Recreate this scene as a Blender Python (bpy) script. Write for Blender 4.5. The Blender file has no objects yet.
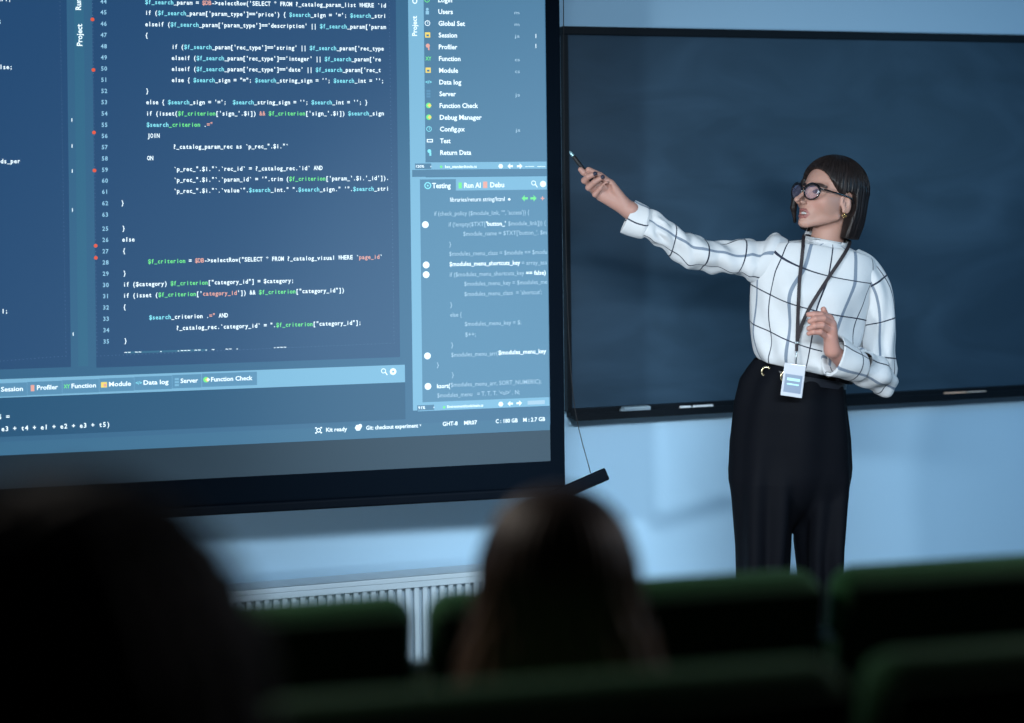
import bpy, math, re, random
import numpy as np
from mathutils import Vector
from mathutils.bvhtree import BVHTree

random.seed(7); RNG = np.random.default_rng(11)
SC = bpy.context.scene; COL = SC.collection
F = 1600.0; HX, HY = 512.0, 193.0; ROLL = 0.012; CAMZ = 1.58
cr, sr = math.cos(ROLL), math.sin(ROLL)

# ------------------------------------------------------------------ measuring: the photograph's pixels to real positions
def ray(px, py):
    a, b = (px-HX)/F, -(py-HY)/F
    return np.array([a*cr+b*sr, 1.0, -a*sr+b*cr])
def W(px, py, d):                    # point at depth d (metres in front of the camera)
    r = ray(px, py); return np.array([0, 0, CAMZ])+r*d
def plane_hit(px, py, P0, n):
    r = ray(px, py); C = np.array([0, 0, CAMZ])
    return C+r*(np.dot(P0-C, n)/np.dot(r, n))

# ------------------------------------------------------------------ materials
def srgb(r, g, b):
    f = lambda c: (c/255/12.92) if c/255 <= .04045 else ((c/255+.055)/1.055)**2.4
    return (f(r), f(g), f(b), 1)
MATS = {}
def mat(name, col, rough=.6, metal=0., spec=.5, bump=0., bscale=60., var=0., vscale=8., emit=None, estr=1., sheen=0., coat=0., trans=0., ior=1.45, alpha=1.):
    if name in MATS: return MATS[name]
    m = bpy.data.materials.new(name); m.use_nodes = True; nt = m.node_tree; b = nt.nodes['Principled BSDF']
    b.inputs['Base Color'].default_value = col; b.inputs['Roughness'].default_value = rough
    b.inputs['Metallic'].default_value = metal; b.inputs['Specular IOR Level'].default_value = spec
    b.inputs['IOR'].default_value = ior
    if sheen: b.inputs['Sheen Weight'].default_value = sheen
    if coat: b.inputs['Coat Weight'].default_value = coat
    if trans: b.inputs['Transmission Weight'].default_value = trans
    if alpha < 1: b.inputs['Alpha'].default_value = alpha
    tc = nt.nodes.new('ShaderNodeTexCoord')
    if var:
        n = nt.nodes.new('ShaderNodeTexNoise'); n.inputs['Scale'].default_value = vscale; n.inputs['Detail'].default_value = 5
        nt.links.new(tc.outputs['Object'], n.inputs['Vector'])
        mx = nt.nodes.new('ShaderNodeMix'); mx.data_type = 'RGBA'
        mx.inputs[6].default_value = tuple(c*(1-var) for c in col[:3])+(1,); mx.inputs[7].default_value = tuple(min(1, c*(1+var)) for c in col[:3])+(1,)
        nt.links.new(n.outputs['Fac'], mx.inputs[0]); nt.links.new(mx.outputs[2], b.inputs['Base Color'])
    if bump:
        n2 = nt.nodes.new('ShaderNodeTexNoise'); n2.inputs['Scale'].default_value = bscale; n2.inputs['Detail'].default_value = 3
        nt.links.new(tc.outputs['Object'], n2.inputs['Vector'])
        bp = nt.nodes.new('ShaderNodeBump'); bp.inputs['Strength'].default_value = bump; bp.inputs['Distance'].default_value = .01
        nt.links.new(n2.outputs['Fac'], bp.inputs['Height']); nt.links.new(bp.outputs['Normal'], b.inputs['Normal'])
    if emit:
        b.inputs['Emission Color'].default_value = emit; b.inputs['Emission Strength'].default_value = estr
    MATS[name] = m; return m
def attr_color(m, attr='Col'):       # multiply base colour by a painted feature colour (lips, brows, nail polish)
    nt = m.node_tree; b = nt.nodes['Principled BSDF']
    a = nt.nodes.new('ShaderNodeAttribute'); a.attribute_name = attr
    nt.links.new(a.outputs['Color'], b.inputs['Base Color']); return m

# ------------------------------------------------------------------ object helpers
ORG = {}
def empty(name, loc, label, cat, group=None, rz=0.):
    o = bpy.data.objects.new(name, None); COL.objects.link(o); o.empty_display_size = .1
    o.location = loc; o.rotation_euler = (0, 0, rz); o['label'] = label; o['category'] = cat
    if group: o['group'] = group
    ORG[o.name] = np.array(loc, float); return o
def tag(o, label, cat, group=None):
    o['label'] = label; o['category'] = cat
    if group: o['group'] = group
    return o
def mesh(name, V, Fc, m, parent=None, world=True, smooth=False, origin=None, fmats=None, cols=None, uvs=None):
    V = np.asarray(V, float)
    if parent is not None and world: org = ORG[parent.name]
    elif origin is not None: org = np.asarray(origin, float)
    elif parent is None and world: org = np.array([(V[:, 0].min()+V[:, 0].max())/2, (V[:, 1].min()+V[:, 1].max())/2, V[:, 2].min()])
    else: org = np.zeros(3)
    me = bpy.data.meshes.new(name); me.from_pydata((V-org).tolist(), [], [tuple(f) for f in Fc]); 
    ms = m if isinstance(m, (list, tuple)) else [m]
    for x in ms: me.materials.append(x)
    if fmats is not None: me.polygons.foreach_set('material_index', np.asarray(fmats, dtype=np.int32))
    if smooth: me.polygons.foreach_set('use_smooth', [True]*len(me.polygons))
    if cols is not None:
        ca = me.color_attributes.new('Col', 'FLOAT_COLOR', 'POINT'); ca.data.foreach_set('color', np.asarray(cols, dtype=np.float32).ravel())
    if uvs is not None:
        at = me.attributes.new('PatUV', 'FLOAT_VECTOR', 'POINT'); at.data.foreach_set('vector', np.asarray(uvs, dtype=np.float32).ravel())
    me.update()
    o = bpy.data.objects.new(name, me); COL.objects.link(o)
    if parent is not None: o.parent = parent
    else: o.location = org
    ORG[o.name] = org if parent is None or world else np.zeros(3)
    return o
class MB:
    def __init__(s): s.V = []; s.F = []; s.M = []
    def add(s, V, Fc, mi=0):
        b = len(s.V); s.V += [tuple(v) for v in V]; s.F += [tuple(i+b for i in f) for f in Fc]; s.M += [mi]*len(Fc); return s
    def box(s, c, h, ax=None, mi=0, bev=0.):
        c = np.array(c, float); ax = np.eye(3) if ax is None else np.array(ax, float); h = np.array(h, float)
        if bev <= 0:
            vs = [c+ax.T@(h*np.array(k)) for k in [(-1,-1,-1),(1,-1,-1),(1,1,-1),(-1,1,-1),(-1,-1,1),(1,-1,1),(1,1,1),(-1,1,1)]]
            return s.add(vs, [(0,3,2,1),(4,5,6,7),(0,1,5,4),(1,2,6,5),(2,3,7,6),(3,0,4,7)], mi)
        V, Fc = rbox(h, bev, 3); return s.add([c+ax.T@v for v in V], Fc, mi)
    def tube(s, pts, r, n=10, mi=0, cap=True, flat=1., upv=None):
        V, Fc = tube(pts, r, n, cap, flat, upv); return s.add(V, Fc, mi)
    def build(s, name, m, parent=None, **k):
        k.setdefault('smooth', False)
        return mesh(name, s.V, s.F, m, parent, fmats=s.M if isinstance(m, (list, tuple)) else None, **k)
def rbox(h, r, seg=3):               # rounded box, centred
    h = np.array(h, float); n = seg
    # sphere grid pushed out to the box corners
    t = np.linspace(-1, 1, 2*n+2)
    V = []; idx = {}; Fc = []
    def vert(p):
        k = tuple(np.round(p, 6))
        if k not in idx: idx[k] = len(V); V.append(p)
        return idx[k]
    def mapc(a, hh): # a in -1..1 grid: half goes to -side, half to +side
        return a
    ts = np.concatenate([np.linspace(-1, 0, n+1), np.linspace(0, 1, n+1)])
    sd = np.array([-1]*(n+1)+[1]*(n+1))
    rr = np.minimum(r, h*.999)
    for axis in range(3):
        for sgn in (-1, 1):
            u, v = (axis+1) % 3, (axis+2) % 3
            G = {}
            for i in range(2*n+2):
                for j in range(2*n+2):
                    d = np.zeros(3); d[axis] = sgn
                    d[u] = math.tan(ts[i]*math.pi/4) if sd[i]*ts[i] >= 0 else 0
                    # corner sphere: parameter from 0 (flat) to 1 (edge)
                    du = math.tan(abs(ts[i])*math.pi/4); dv = math.tan(abs(ts[j])*math.pi/4)
                    if ts[i] == 0: du = 0
                    if ts[j] == 0: dv = 0
                    # flat part at |t|=0, edge at |t|=1
                    dd = np.zeros(3); dd[axis] = sgn; dd[u] = sd[i]*du; dd[v] = sd[j]*dv
                    dd /= np.linalg.norm(dd)
                    s3 = np.zeros(3); s3[axis] = sgn; s3[u] = sd[i]; s3[v] = sd[j]
                    p = s3*(h-rr)+dd*rr
                    G[i, j] = vert(p)
            for i in range(2*n+1):
                for j in range(2*n+1):
                    q = [G[i, j], G[i+1, j], G[i+1, j+1], G[i, j+1]]
                    if len(set(q)) < 3: continue
                    q2 = []
                    for k in q:
                        if k not in q2: q2.append(k)
                    Fc.append(tuple(q2 if sgn > 0 else q2[::-1]))
    return V, Fc
def frames(pts, upv=None):
    pts = np.asarray(pts, float); n = len(pts)
    T = np.gradient(pts, axis=0); T /= np.linalg.norm(T, axis=1)[:, None]+1e-12
    up = np.array([0, 0, 1.]) if upv is None else np.asarray(upv, float)
    if abs(np.dot(T[0], up)) > .95: up = np.array([1., 0, 0])
    A = []; a = np.cross(up, T[0]); a /= np.linalg.norm(a)
    for i in range(n):
        a = a-np.dot(a, T[i])*T[i]; a /= np.linalg.norm(a); A.append(a.copy())
    A = np.array(A); B = np.cross(T, A); return T, A, B
def tube(pts, r, n=10, cap=True, flat=1., upv=None):
    pts = np.asarray(pts, float); r = np.ones(len(pts))*r; T, A, B = frames(pts, upv)
    V = []; Fc = []
    for i in range(len(pts)):
        for k in range(n):
            a = 2*math.pi*k/n; V.append(pts[i]+r[i]*(math.cos(a)*A[i]+flat*math.sin(a)*B[i]))
    for i in range(len(pts)-1):
        for k in range(n):
            Fc.append((i*n+k, i*n+(k+1) % n, (i+1)*n+(k+1) % n, (i+1)*n+k))
    if cap: Fc.append(tuple(range(n))[::-1]); Fc.append(tuple((len(pts)-1)*n+k for k in range(n)))
    return V, Fc
def smooth_path(P, n):
    P = np.asarray(P, float); t = np.linspace(0, len(P)-1, n); out = []
    for x in t:
        i = min(int(x), len(P)-2); f = x-i
        p0 = P[max(i-1, 0)]; p1 = P[i]; p2 = P[i+1]; p3 = P[min(i+2, len(P)-1)]
        out.append(.5*((2*p1)+(-p0+p2)*f+(2*p0-5*p1+4*p2-p3)*f*f+(-p0+3*p1-3*p2+p3)*f**3))
    return np.array(out)

# ------------------------------------------------------------------ signed distance fields -> smooth meshes
def smin(a, b, k):
    h = np.clip(.5+.5*(b-a)/k, 0, 1); return b*(1-h)+a*h-k*h*(1-h)
def smax(a, b, k): return -smin(-a, -b, k)
def ell(P, c, r):
    r = np.array(r, float); q = (P-np.array(c))/r; k0 = np.linalg.norm(q, axis=-1); k1 = np.linalg.norm(q/r, axis=-1)
    return k0*(k0-1)/(k1+1e-9)
def sph(P, c, r): return np.linalg.norm(P-np.array(c), axis=-1)-r
def cap(P, a, b, ra, rb=None):
    a = np.array(a, float); b = np.array(b, float); rb = ra if rb is None else rb
    ab = b-a; t = np.clip(((P-a)@ab)/(ab@ab+1e-12), 0, 1)
    return np.linalg.norm(P-a-t[..., None]*ab, axis=-1)-(ra+(rb-ra)*t)
def chain(P, pts, rs, k=.004):
    d = None
    for i in range(len(pts)-1):
        c = cap(P, pts[i], pts[i+1], rs[i], rs[i+1]); d = c if d is None else smin(d, c, k)
    return d
def surf(fn, lo, hi, h):             # naive surface nets
    lo = np.array(lo, float); hi = np.array(hi, float)
    n = np.ceil((hi-lo)/h).astype(int)+1
    xs = [lo[i]+h*np.arange(n[i]) for i in range(3)]
    D = np.empty(n, np.float32)
    for i in range(0, n[0], 16):
        X, Y, Z = np.meshgrid(xs[0][i:i+16], xs[1], xs[2], indexing='ij')
        D[i:i+16] = fn(np.stack([X, Y, Z], -1))
    S = D < 0
    c = [S[a:n[0]-1+a, b:n[1]-1+b, d:n[2]-1+d] for a in (0, 1) for b in (0, 1) for d in (0, 1)]
    cnt = sum(x.astype(np.int8) for x in c); act = (cnt > 0) & (cnt < 8)
    I = np.argwhere(act); idx = -np.ones(act.shape, np.int64); idx[act] = np.arange(len(I))
    acc = np.zeros((len(I), 3)); num = np.zeros(len(I))
    cn = [(a, b, d) for a in (0, 1) for b in (0, 1) for d in (0, 1)]
    for p in range(8):
        for q in range(p+1, 8):
            A, B = np.array(cn[p]), np.array(cn[q])
            if np.abs(A-B).sum() != 1: continue
            da = D[tuple((I+A).T)]; db = D[tuple((I+B).T)]; x = (da < 0) != (db < 0)
            t = np.where(x, da/(da-db+1e-20), 0)
            acc += np.where(x[:, None], A+t[:, None]*(B-A), 0); num += x
    V = lo+h*(I+acc/num[:, None])
    Fc = []
    for ax in range(3):
        u, v = (ax+1) % 3, (ax+2) % 3
        sl0 = [slice(None)]*3; sl1 = [slice(None)]*3; sl0[ax] = slice(0, -1); sl1[ax] = slice(1, None)
        a = S[tuple(sl0)]; b = S[tuple(sl1)]
        E = np.argwhere(a != b); E = E[(E[:, u] > 0) & (E[:, v] > 0) & (E[:, u] < n[u]-1) & (E[:, v] < n[v]-1)]
        if not len(E): continue
        eu = np.zeros(3, int); eu[u] = 1; ev = np.zeros(3, int); ev[v] = 1
        q = np.stack([idx[tuple((E-eu-ev).T)], idx[tuple((E-ev).T)], idx[tuple(E.T)], idx[tuple((E-eu).T)]], 1)
        fl = a[tuple(E.T)]
        q[~fl] = q[~fl][:, ::-1]
        Fc.append(q)
    return V, np.concatenate(Fc)

# ------------------------------------------------------------------ planes of the room
TH_W = math.radians(16.65)
uw = np.array([math.cos(TH_W), math.sin(TH_W), 0]); nw = np.array([math.sin(TH_W), -math.cos(TH_W), 0])   # nw points into the room
PW = np.array([1.0, 5.60, 0.])
def wall_pt(px, py, off=0.): return plane_hit(px, py, PW+nw*off, nw)
TH_S = math.radians(13.0)
us = np.array([math.cos(TH_S), math.sin(TH_S), 0]); ns = np.array([math.sin(TH_S), -math.cos(TH_S), 0])
PS = W(550.5, 461, 4.98)
AXW = np.array([uw, -nw, [0, 0, 1]]); AXS = np.array([us, -ns, [0, 0, 1]])

def room():
    wall_m = mat('wall_paint', (.40, .625, .82, 1), .6, bump=.04, bscale=90, var=.02, vscale=3)
    dark_m = mat('dark_paint', (.05, .055, .06, 1), .8, var=.05)
    floor_m = mat('floor_vinyl', (.16, .17, .18, 1), .4, var=.15, vscale=14, bump=.02)
    ceil_m = mat('ceiling_tiles', (.10, .11, .12, 1), .9, bump=.2, bscale=120)
    def st(o): o['kind'] = 'structure'; return o
    H = 3.1; a = PW-uw*4.6; b = PW+uw*3.3
    def slab(name, p, q, z0, z1, th, m, out):
        c = (p+q)/2+out*th/2; L = np.linalg.norm(q-p)/2; u = (q-p)/np.linalg.norm(q-p)
        mb = MB(); mb.box([c[0], c[1], (z0+z1)/2], [L, th/2, (z1-z0)/2], [u, out, [0, 0, 1]]); st(mb.build(name, m))
    slab('wall_front', a, b, 0, H, .12, wall_m, -nw)
    c = b+nw*7.6; d = a+nw*7.6
    slab('wall_right', b-nw*.0, c, 0, H, .12, dark_m, uw); slab('wall_left', a, d, 0, H, .12, dark_m, -uw)
    slab('wall_back', d, c, 0, H, .12, dark_m, nw)
    for nm, z0, z1, m in (('floor', -.12, 0, floor_m), ('ceiling', H, H+.1, ceil_m)):
        mb = MB(); cc = (a+c)/2; mb.box([cc[0], cc[1], (z0+z1)/2], [3.95, 3.8, (z1-z0)/2], AXW); st(mb.build(nm, m))
    return st, floor_m, dark_m
st, FLOOR_M, DARK_M = room()

# ------------------------------------------------------------------ blackboard
def blackboard():
    p00 = wall_pt(560, 419); p1 = wall_pt(1024, 31)
    zb = .5*(wall_pt(565, 411)[2]+wall_pt(1000, 388)[2]); zt = .5*(wall_pt(562, 31)[2]+wall_pt(1000, 40)[2])
    u0 = (wall_pt(564, 200)-PW)@uw; u1 = u0+3.3
    base = PW+uw*(u0+u1)/2+nw*.02; base[2] = zb
    e = empty('blackboard', base, 'wide dark blackboard hung on the pale wall behind the presenter', 'blackboard')
    # chalk-dusted slate
    m = mat('slate', (.018, .030, .042, 1), .5, spec=.35)
    nt = m.node_tree; b = nt.nodes['Principled BSDF']; tc = nt.nodes.new('ShaderNodeTexCoord')
    mp = nt.nodes.new('ShaderNodeMapping'); mp.inputs['Rotation'].default_value = (0, .6, 0); mp.inputs['Scale'].default_value = (1.2, 1, 3.)
    n1 = nt.nodes.new('ShaderNodeTexNoise'); n1.inputs['Scale'].default_value = 1.6; n1.inputs['Detail'].default_value = 8; n1.inputs['Distortion'].default_value = 1.2
    cr_ = nt.nodes.new('ShaderNodeValToRGB'); cr_.color_ramp.elements[0].position = .38; cr_.color_ramp.elements[1].position = .78
    cr_.color_ramp.elements[0].color = (.019, .047, .080, 1); cr_.color_ramp.elements[1].color = (.034, .074, .122, 1)
    nt.links.new(tc.outputs['Object'], mp.inputs['Vector']); nt.links.new(mp.outputs['Vector'], n1.inputs['Vector'])
    nt.links.new(n1.outputs['Fac'], cr_.inputs['Fac']); nt.links.new(cr_.outputs['Color'], b.inputs['Base Color'])
    fm = mat('black_metal', (.003, .006, .010, 1), .5, spec=.2)
    L = (u1-u0)/2; c = PW+uw*(u0+u1)/2
    mb = MB(); q = c+nw*.016; mb.box([q[0], q[1], (zb+zt)/2], [L, .012, (zt-zb)/2], AXW); mb.build('board_surface', m, e)
    mb = MB(); q = c+nw*.022; mb.box([q[0], q[1], zt], [L+.012, .022, .014], AXW, bev=.003); mb.build('top_rail', fm, e)
    for s, nm in ((-1, 'side_rail'), (1, 'side_rail')):
        mb = MB(); q = c+uw*s*L+nw*.02; mb.box([q[0], q[1], (zb+zt)/2], [.008, .02, (zt-zb)/2], AXW, bev=.002); mb.build(nm, fm, e)
    mb = MB(); q = c+nw*.045; mb.box([q[0], q[1], zb-.016], [L, .045, .004], AXW, bev=.001)
    q = c+nw*.088; mb.box([q[0], q[1], zb-.010], [L, .003, .012], AXW, bev=.001)
    q = c+nw*.022; mb.box([q[0], q[1], zb-.004], [L, .022, .016], AXW, bev=.002)
    mb.build('chalk_tray', fm, e)
    # tray objects
    zt_ = zb-.012+.001
    def on_tray(px, off=.06): 
        p = plane_hit(px, 410, PW+nw*off, nw); return np.array([p[0], p[1], zt_])
    def stick(px0, px1, r, name, m, label, cat, group=None, off=.066, n=12):
        a, b_ = on_tray(px0, off), on_tray(px1, off); a[2] += r; b_[2] += r
        pts = [a, a+(b_-a)*.03, a+(b_-a)*.97, b_]; rr = [r*.8, r, r, r*.8]
        mb = MB(); mb.tube(pts, rr, n); o = mb.build(name, m, None, smooth=False); return tag(o, label, cat, group)
    chalk = mat('white_chalk', (.75, .8, .85, 1), .9, bump=.3); peach = mat('peach_chalk', (.85, .55, .40, 1), .9, bump=.3)
    stick(693, 713, .0085, 'chalk_stick', chalk, 'white chalk stick on the tray beside the presenter, right of the short chalk', 'chalk')
    stick(680, 691, .0085, 'chalk_stick', chalk, 'short stub of white chalk on the tray, left of the longer white stick', 'chalk')
    stick(944, 966, .0075, 'chalk_stick', peach, 'peach coloured chalk stick at the left end of the pair right of the presenter', 'chalk')
    stick(967, 986, .007, 'chalk_stick', mat('pale_chalk', (.62, .52, .46, 1), .9, bump=.3), 'pale dusty chalk stick at the right end of the pair right of the presenter', 'chalk')
    # felt eraser
    a = on_tray(636, .062); e2 = empty('board_eraser', a, 'grey felt board eraser lying on the tray near the screen', 'eraser')
    hx = .048
    mb = MB(); mb.box(a+[0, 0, .009], [hx, .016, .009], AXW, bev=.003); mb.build('felt_pad', mat('grey_felt', (.25, .33, .40, 1), .95, bump=.5, bscale=400), e2)
    mb = MB(); mb.box(a+[0, 0, .0205], [hx, .014, .0025], AXW, bev=.001); mb.build('eraser_grip', mat('eraser_back', (.3, .4, .46, 1), .5), e2)
    stick(620, 625, .010, 'chalk_stub', mat('grey_chalk', (.22, .28, .33, 1), .9), 'small grey chalk stub left of the felt eraser', 'chalk')
blackboard()

# ------------------------------------------------------------------ text from glyph outlines
_G = {}
def glyph(ch, bold):
    k = (ch, bold)
    if k not in _G:
        cu = bpy.data.curves.new('g', 'FONT'); cu.body = ch; cu.size = 1; cu.resolution_u = 2; cu.offset = .022 if bold else .004
        ob = bpy.data.objects.new('g', cu); COL.objects.link(ob); bpy.context.view_layer.update()
        me = bpy.data.meshes.new_from_object(ob.evaluated_get(bpy.context.evaluated_depsgraph_get()))
        V = np.array([v.co[:] for v in me.vertices]).reshape(-1, 3); Fc = [tuple(p.vertices) for p in me.polygons]
        _G[k] = (V, Fc); bpy.data.objects.remove(ob); bpy.data.meshes.remove(me); bpy.data.curves.remove(cu)
    return _G[k]
def string_mesh(s, bold=False): return glyph(s, bold)

def emis(name, r, g, b, k=1.):
    c = srgb(r, g, b); return mat('projected_'+name, (.065, .095, .115, 1), .9, spec=.1, emit=(c[0]*k, c[1]*k, c[2]*k, 1), estr=1.)
def projection_screen():
    S = lambda px, py: plane_hit(px, py, PS, ns)
    def uz(px, py): p = S(px, py); return np.array([(p-PS)@us, p[2]])
    def P3(u, z, off): return PS*[1, 1, 0]+us*u+ns*off+np.array([0, 0, z])
    zb = PS[2]; zt = 3.02; uL = -3.05
    base = P3(uL/2, zb-.12, 0)
    e = empty('projection_screen', base, 'large pull-down projection screen showing lines of code, black bordered', 'projection screen')
    cloth = mat('screen_cloth', (.062, .095, .125, 1), .9, spec=.1); blk = mat('screen_black', (.002, .005, .010, 1), .8, spec=.04)
    def slab(name, u0, u1, z0, z1, off0, off1, m, bev=0.):
        c = P3((u0+u1)/2, (z0+z1)/2, (off0+off1)/2); mb = MB(); mb.box(c, [(u1-u0)/2, abs(off1-off0)/2, (z1-z0)/2], AXS, bev=bev); return mb.build(name, m, e)
    slab('screen_fabric', uL, 0, zb, zt-.1, -.003, 0, cloth)
    slab('fabric_border', 0, .046, zb-.078, zt-.1, -.003, .0005, blk)
    slab('fabric_border', uL-.046, uL, zb-.078, zt-.1, -.003, .0005, blk)
    slab('fabric_border', uL, 0, zb-.078, zb, -.003, .0005, blk)
    z1 = zb-.078
    slab('bottom_bar', uL-.05, .052, z1-.030, z1, -.016, .016, mat('bar_black', (.002, .0045, .009, 1), .6, spec=.06), bev=.008)
    slab('casing', uL-.1, .1, zt-.1, zt, -.05, .06, mat('casing_grey', (.2, .21, .22, 1), .5), bev=.015)
    # pull handle on an angled arm at the lower right corner, and its cord
    a = P3(.028, z1-.016, .02); d = 4.93
    p0 = W(556, 496, d); p1 = W(606, 474, d)
    mb = MB(); ax = (p1-p0)/np.linalg.norm(p1-p0); y = np.array([0, 1., 0]); y = y-ax*(y@ax); y /= np.linalg.norm(y); z = np.cross(ax, y)
    L = np.linalg.norm(p1-a)
    axd = (p1-p0)/np.linalg.norm(p1-p0); cc = (p0+p1)/2
    mb.box(cc-axd*.012, [np.linalg.norm(p1-p0)/2+.016, .012, .0185], [axd, y, z], bev=.005); h = mb.build('pull_arm', mat('bar_black', (0, 0, 0, 1)), e)
    # panels, in layers half a millimetre apart
    def panel(px0, py0, px1, py1, m, lay, mb):
        # px0,py0 top-left; px1,py1 bottom-right
        u0, zt_ = uz(px0, py0); u1, zb_ = uz(px1, py1)
        o = .0006*lay
        b = MB(); vs = [P3(u0, zb_, o), P3(u1, zb_, o), P3(u1, zt_, o), P3(u0, zt_, o)]; mb.add(vs, [(0, 1, 2, 3)], m)
    ms = [emis('dark', 34, 72, 114), emis('base', 50, 98, 134), emis('bar', 50, 104, 136), emis('light', 124, 182, 214), emis('side', 74, 120, 154),
          emis('tab', 88, 142, 178), emis('console', 30, 78, 114), emis('status', 54, 104, 138), emis('white', 228, 247, 255, 1.3), emis('cyan', 140, 238, 255, 1.0),
          emis('green', 118, 242, 140, 1.0), emis('salmon', 238, 172, 158), emis('red', 230, 90, 60), emis('yellow', 250, 225, 110), emis('soft', 170, 205, 228), emis('number', 150, 205, 235), emis('dot', 105, 140, 180), emis('side2', 82, 132, 166)]
    D, B, BAR, LT, SD, TB, CO, ST, WH, CY, GR, SA, RD, YE, SO, NU, DT, S2 = range(18)
    full = MB()
    panel(-560, -330, 550.2, 424.5, B, 1, full)
    full.build('projected_desktop', ms, e)
    # text writer
    def put(mb, V, Fc, o, sx, sy, u, z, mi):
        if not len(V): return
        vs = PS*[1, 1, 0]+us*(u+V[:, :1]*sx)+ns*o+np.array([0, 0, 1.])*(z+V[:, 1:2]*sy)
        mb.add(vs, Fc, mi)
    def mono(mb, u, z, s, cell, em, cols=None, lay=4, mi=WH, bold=True, shear=0.):
        cs = [mi]*len(s)
        for rx, c in ((r"\$f_search", CY), (r"\$search", CY), (r"\$f_criterion", GR), (r"\$DB", SA), (r"&&(?= \$f_criterion\['sign)", SA), (r'(?<= \.)=?"', SA)):
            for m_ in re.finditer(rx, s):
                for i in range(*m_.span()): cs[i] = c
        if cols:
            for sub, c in cols:
                i = s.find(sub)
                if i >= 0:
                    for k in range(i, i+len(sub)): cs[k] = c
        for i, ch in enumerate(s):
            if ch == ' ': continue
            V, Fc = glyph(ch, bold)
            if not len(V): continue
            w = V[:, 0].max()-V[:, 0].min(); sx = em*.92
            if ch == '?': sx *= 1.25
            if w*sx > cell*.93: sx = cell*.93/w
            x = V.copy(); x[:, 0] -= (V[:, 0].min()+V[:, 0].max())/2
            put(mb, x, Fc, .0006*lay, sx, em, u+cell*(i+.5), z+shear*i*cell, cs[i])
    def prop(mb, px, py, s, em, px1=None, mi=WH, lay=4, bold=True, vertical=False):
        V, Fc = string_mesh(s, bold)
        u, z = uz(px, py); V = V.copy(); V[:, 0] -= V[:, 0].min(); w = V[:, 0].max()
        if vertical:
            V2 = V.copy(); V2[:, 0] = -V[:, 1]; V2[:, 1] = V[:, 0]; put(mb, V2, Fc, .0006*lay, em, em, u, z, mi); return
        sx = em if px1 is None else (uz(px1, py)[0]-u)/w
        put(mb, V, Fc, .0006*lay, sx, em, u, z-.36*em, mi)
    def disc(mb, px, py, r, mi, lay=4, n=10):
        u, z = uz(px, py); vs = [P3(u+r*math.cos(2*math.pi*k/n), z+r*math.sin(2*math.pi*k/n), .0006*lay) for k in range(n)]; mb.add(vs, [tuple(range(n))], mi)
    def rect(mb, px, py, w, h, mi, lay=4):
        u, z = uz(px, py); vs = [P3(u-w/2, z-h/2, .0006*lay), P3(u+w/2, z-h/2, .0006*lay), P3(u+w/2, z+h/2, .0006*lay), P3(u-w/2, z+h/2, .0006*lay)]; mb.add(vs, [(0, 1, 2, 3)], mi)
    def ring(mb, px, py, r, mi, w=.0012, lay=4):
        u, z = uz(px, py); n = 14; vs = []
        for k in range(n):
            a = 2*math.pi*k/n; vs += [P3(u+r*math.cos(a), z+r*math.sin(a), .0006*lay), P3(u+(r-w)*math.cos(a), z+(r-w)*math.sin(a), .0006*lay)]
        mb.add(vs, [(2*k, 2*k+1, (2*k+3) % (2*n), (2*k+2) % (2*n)) for k in range(n)], mi)
    def arrow(mb, px, py, w, mi, left=True, lay=4):
        u, z = uz(px, py); s = -1 if left else 1; o = .0006*lay
        mb.add([P3(u+s*w*.5, z, o), P3(u, z+w*.5, o), P3(u, z-w*.5, o)], [(0, 1, 2)], mi)
        mb.add([P3(u-s*w*.5, z+w*.17, o), P3(u, z+w*.17, o), P3(u, z-w*.17, o), P3(u-s*w*.5, z-w*.17, o)], [(0, 1, 2, 3)], mi)
    def lens(mb, px, py, mi):
        ring(mb, px-.6, py-.8, .0075, mi, .002); u, z = uz(px+1.6, py+1.8); o = .0024
        mb.add([P3(u-.003, z+.004, o), P3(u-.001, z+.006, o), P3(u+.006, z-.004, o), P3(u+.004, z-.006, o)], [(0, 1, 2, 3)], mi)
    def dots(mb, a, b, n, sz=.0016):
        for t in np.linspace(0, 1, n): rect(mb, a[0]+(b[0]-a[0])*t, a[1]+(b[1]-a[1])*t, sz, sz, DT, 3)
    EM = .0182
    # --- left code panel
    m1 = MB(); panel(-560, -330, 71, 367, D, 2, m1); panel(70, -330, 88, 366, BAR, 2, m1)
    dots(m1, (60, 2), (66, 352), 90); dots(m1, (0, 361), (66, 356), 18)
    cell = (uz(386, 10)[0]-uz(145, 10)[0])/78
    def endat(px, py, s): u, z = uz(px, py); mono(m1, u-cell*len(s), z-.0062, s, cell*1.02, EM)
    endat(11, -1, '_stri;'); endat(1.5, 21, ');'); endat(12.5, 67, 'false;'); endat(20, 161, 'words_per'); endat(8, 311, '= 1;')
    for py in (120, 146, 171, 210, 334): rect(m1, 71.2+py*.006, py, .0022, .010, WH, 4)
    prop(m1, 82.3, 46, 'Project', .022, vertical=True); prop(m1, 81, 10, 'Run', .022, vertical=True)
    m1.build('projected_side_code', ms, e)
    # --- main editor
    m2 = MB(); panel(88, -330, 400, 357, D, 2, m2)
    dots(m2, (92.5, 0), (97, 352), 92); dots(m2, (389, 2), (394, 343), 90); dots(m2, (97, 356), (394, 343), 80)
    panel(129, 352, 206, 354.6, BAR, 3, m2) if False else None
    rect(m2, 167, 351.2, .235, .006, BAR, 3)
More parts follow.
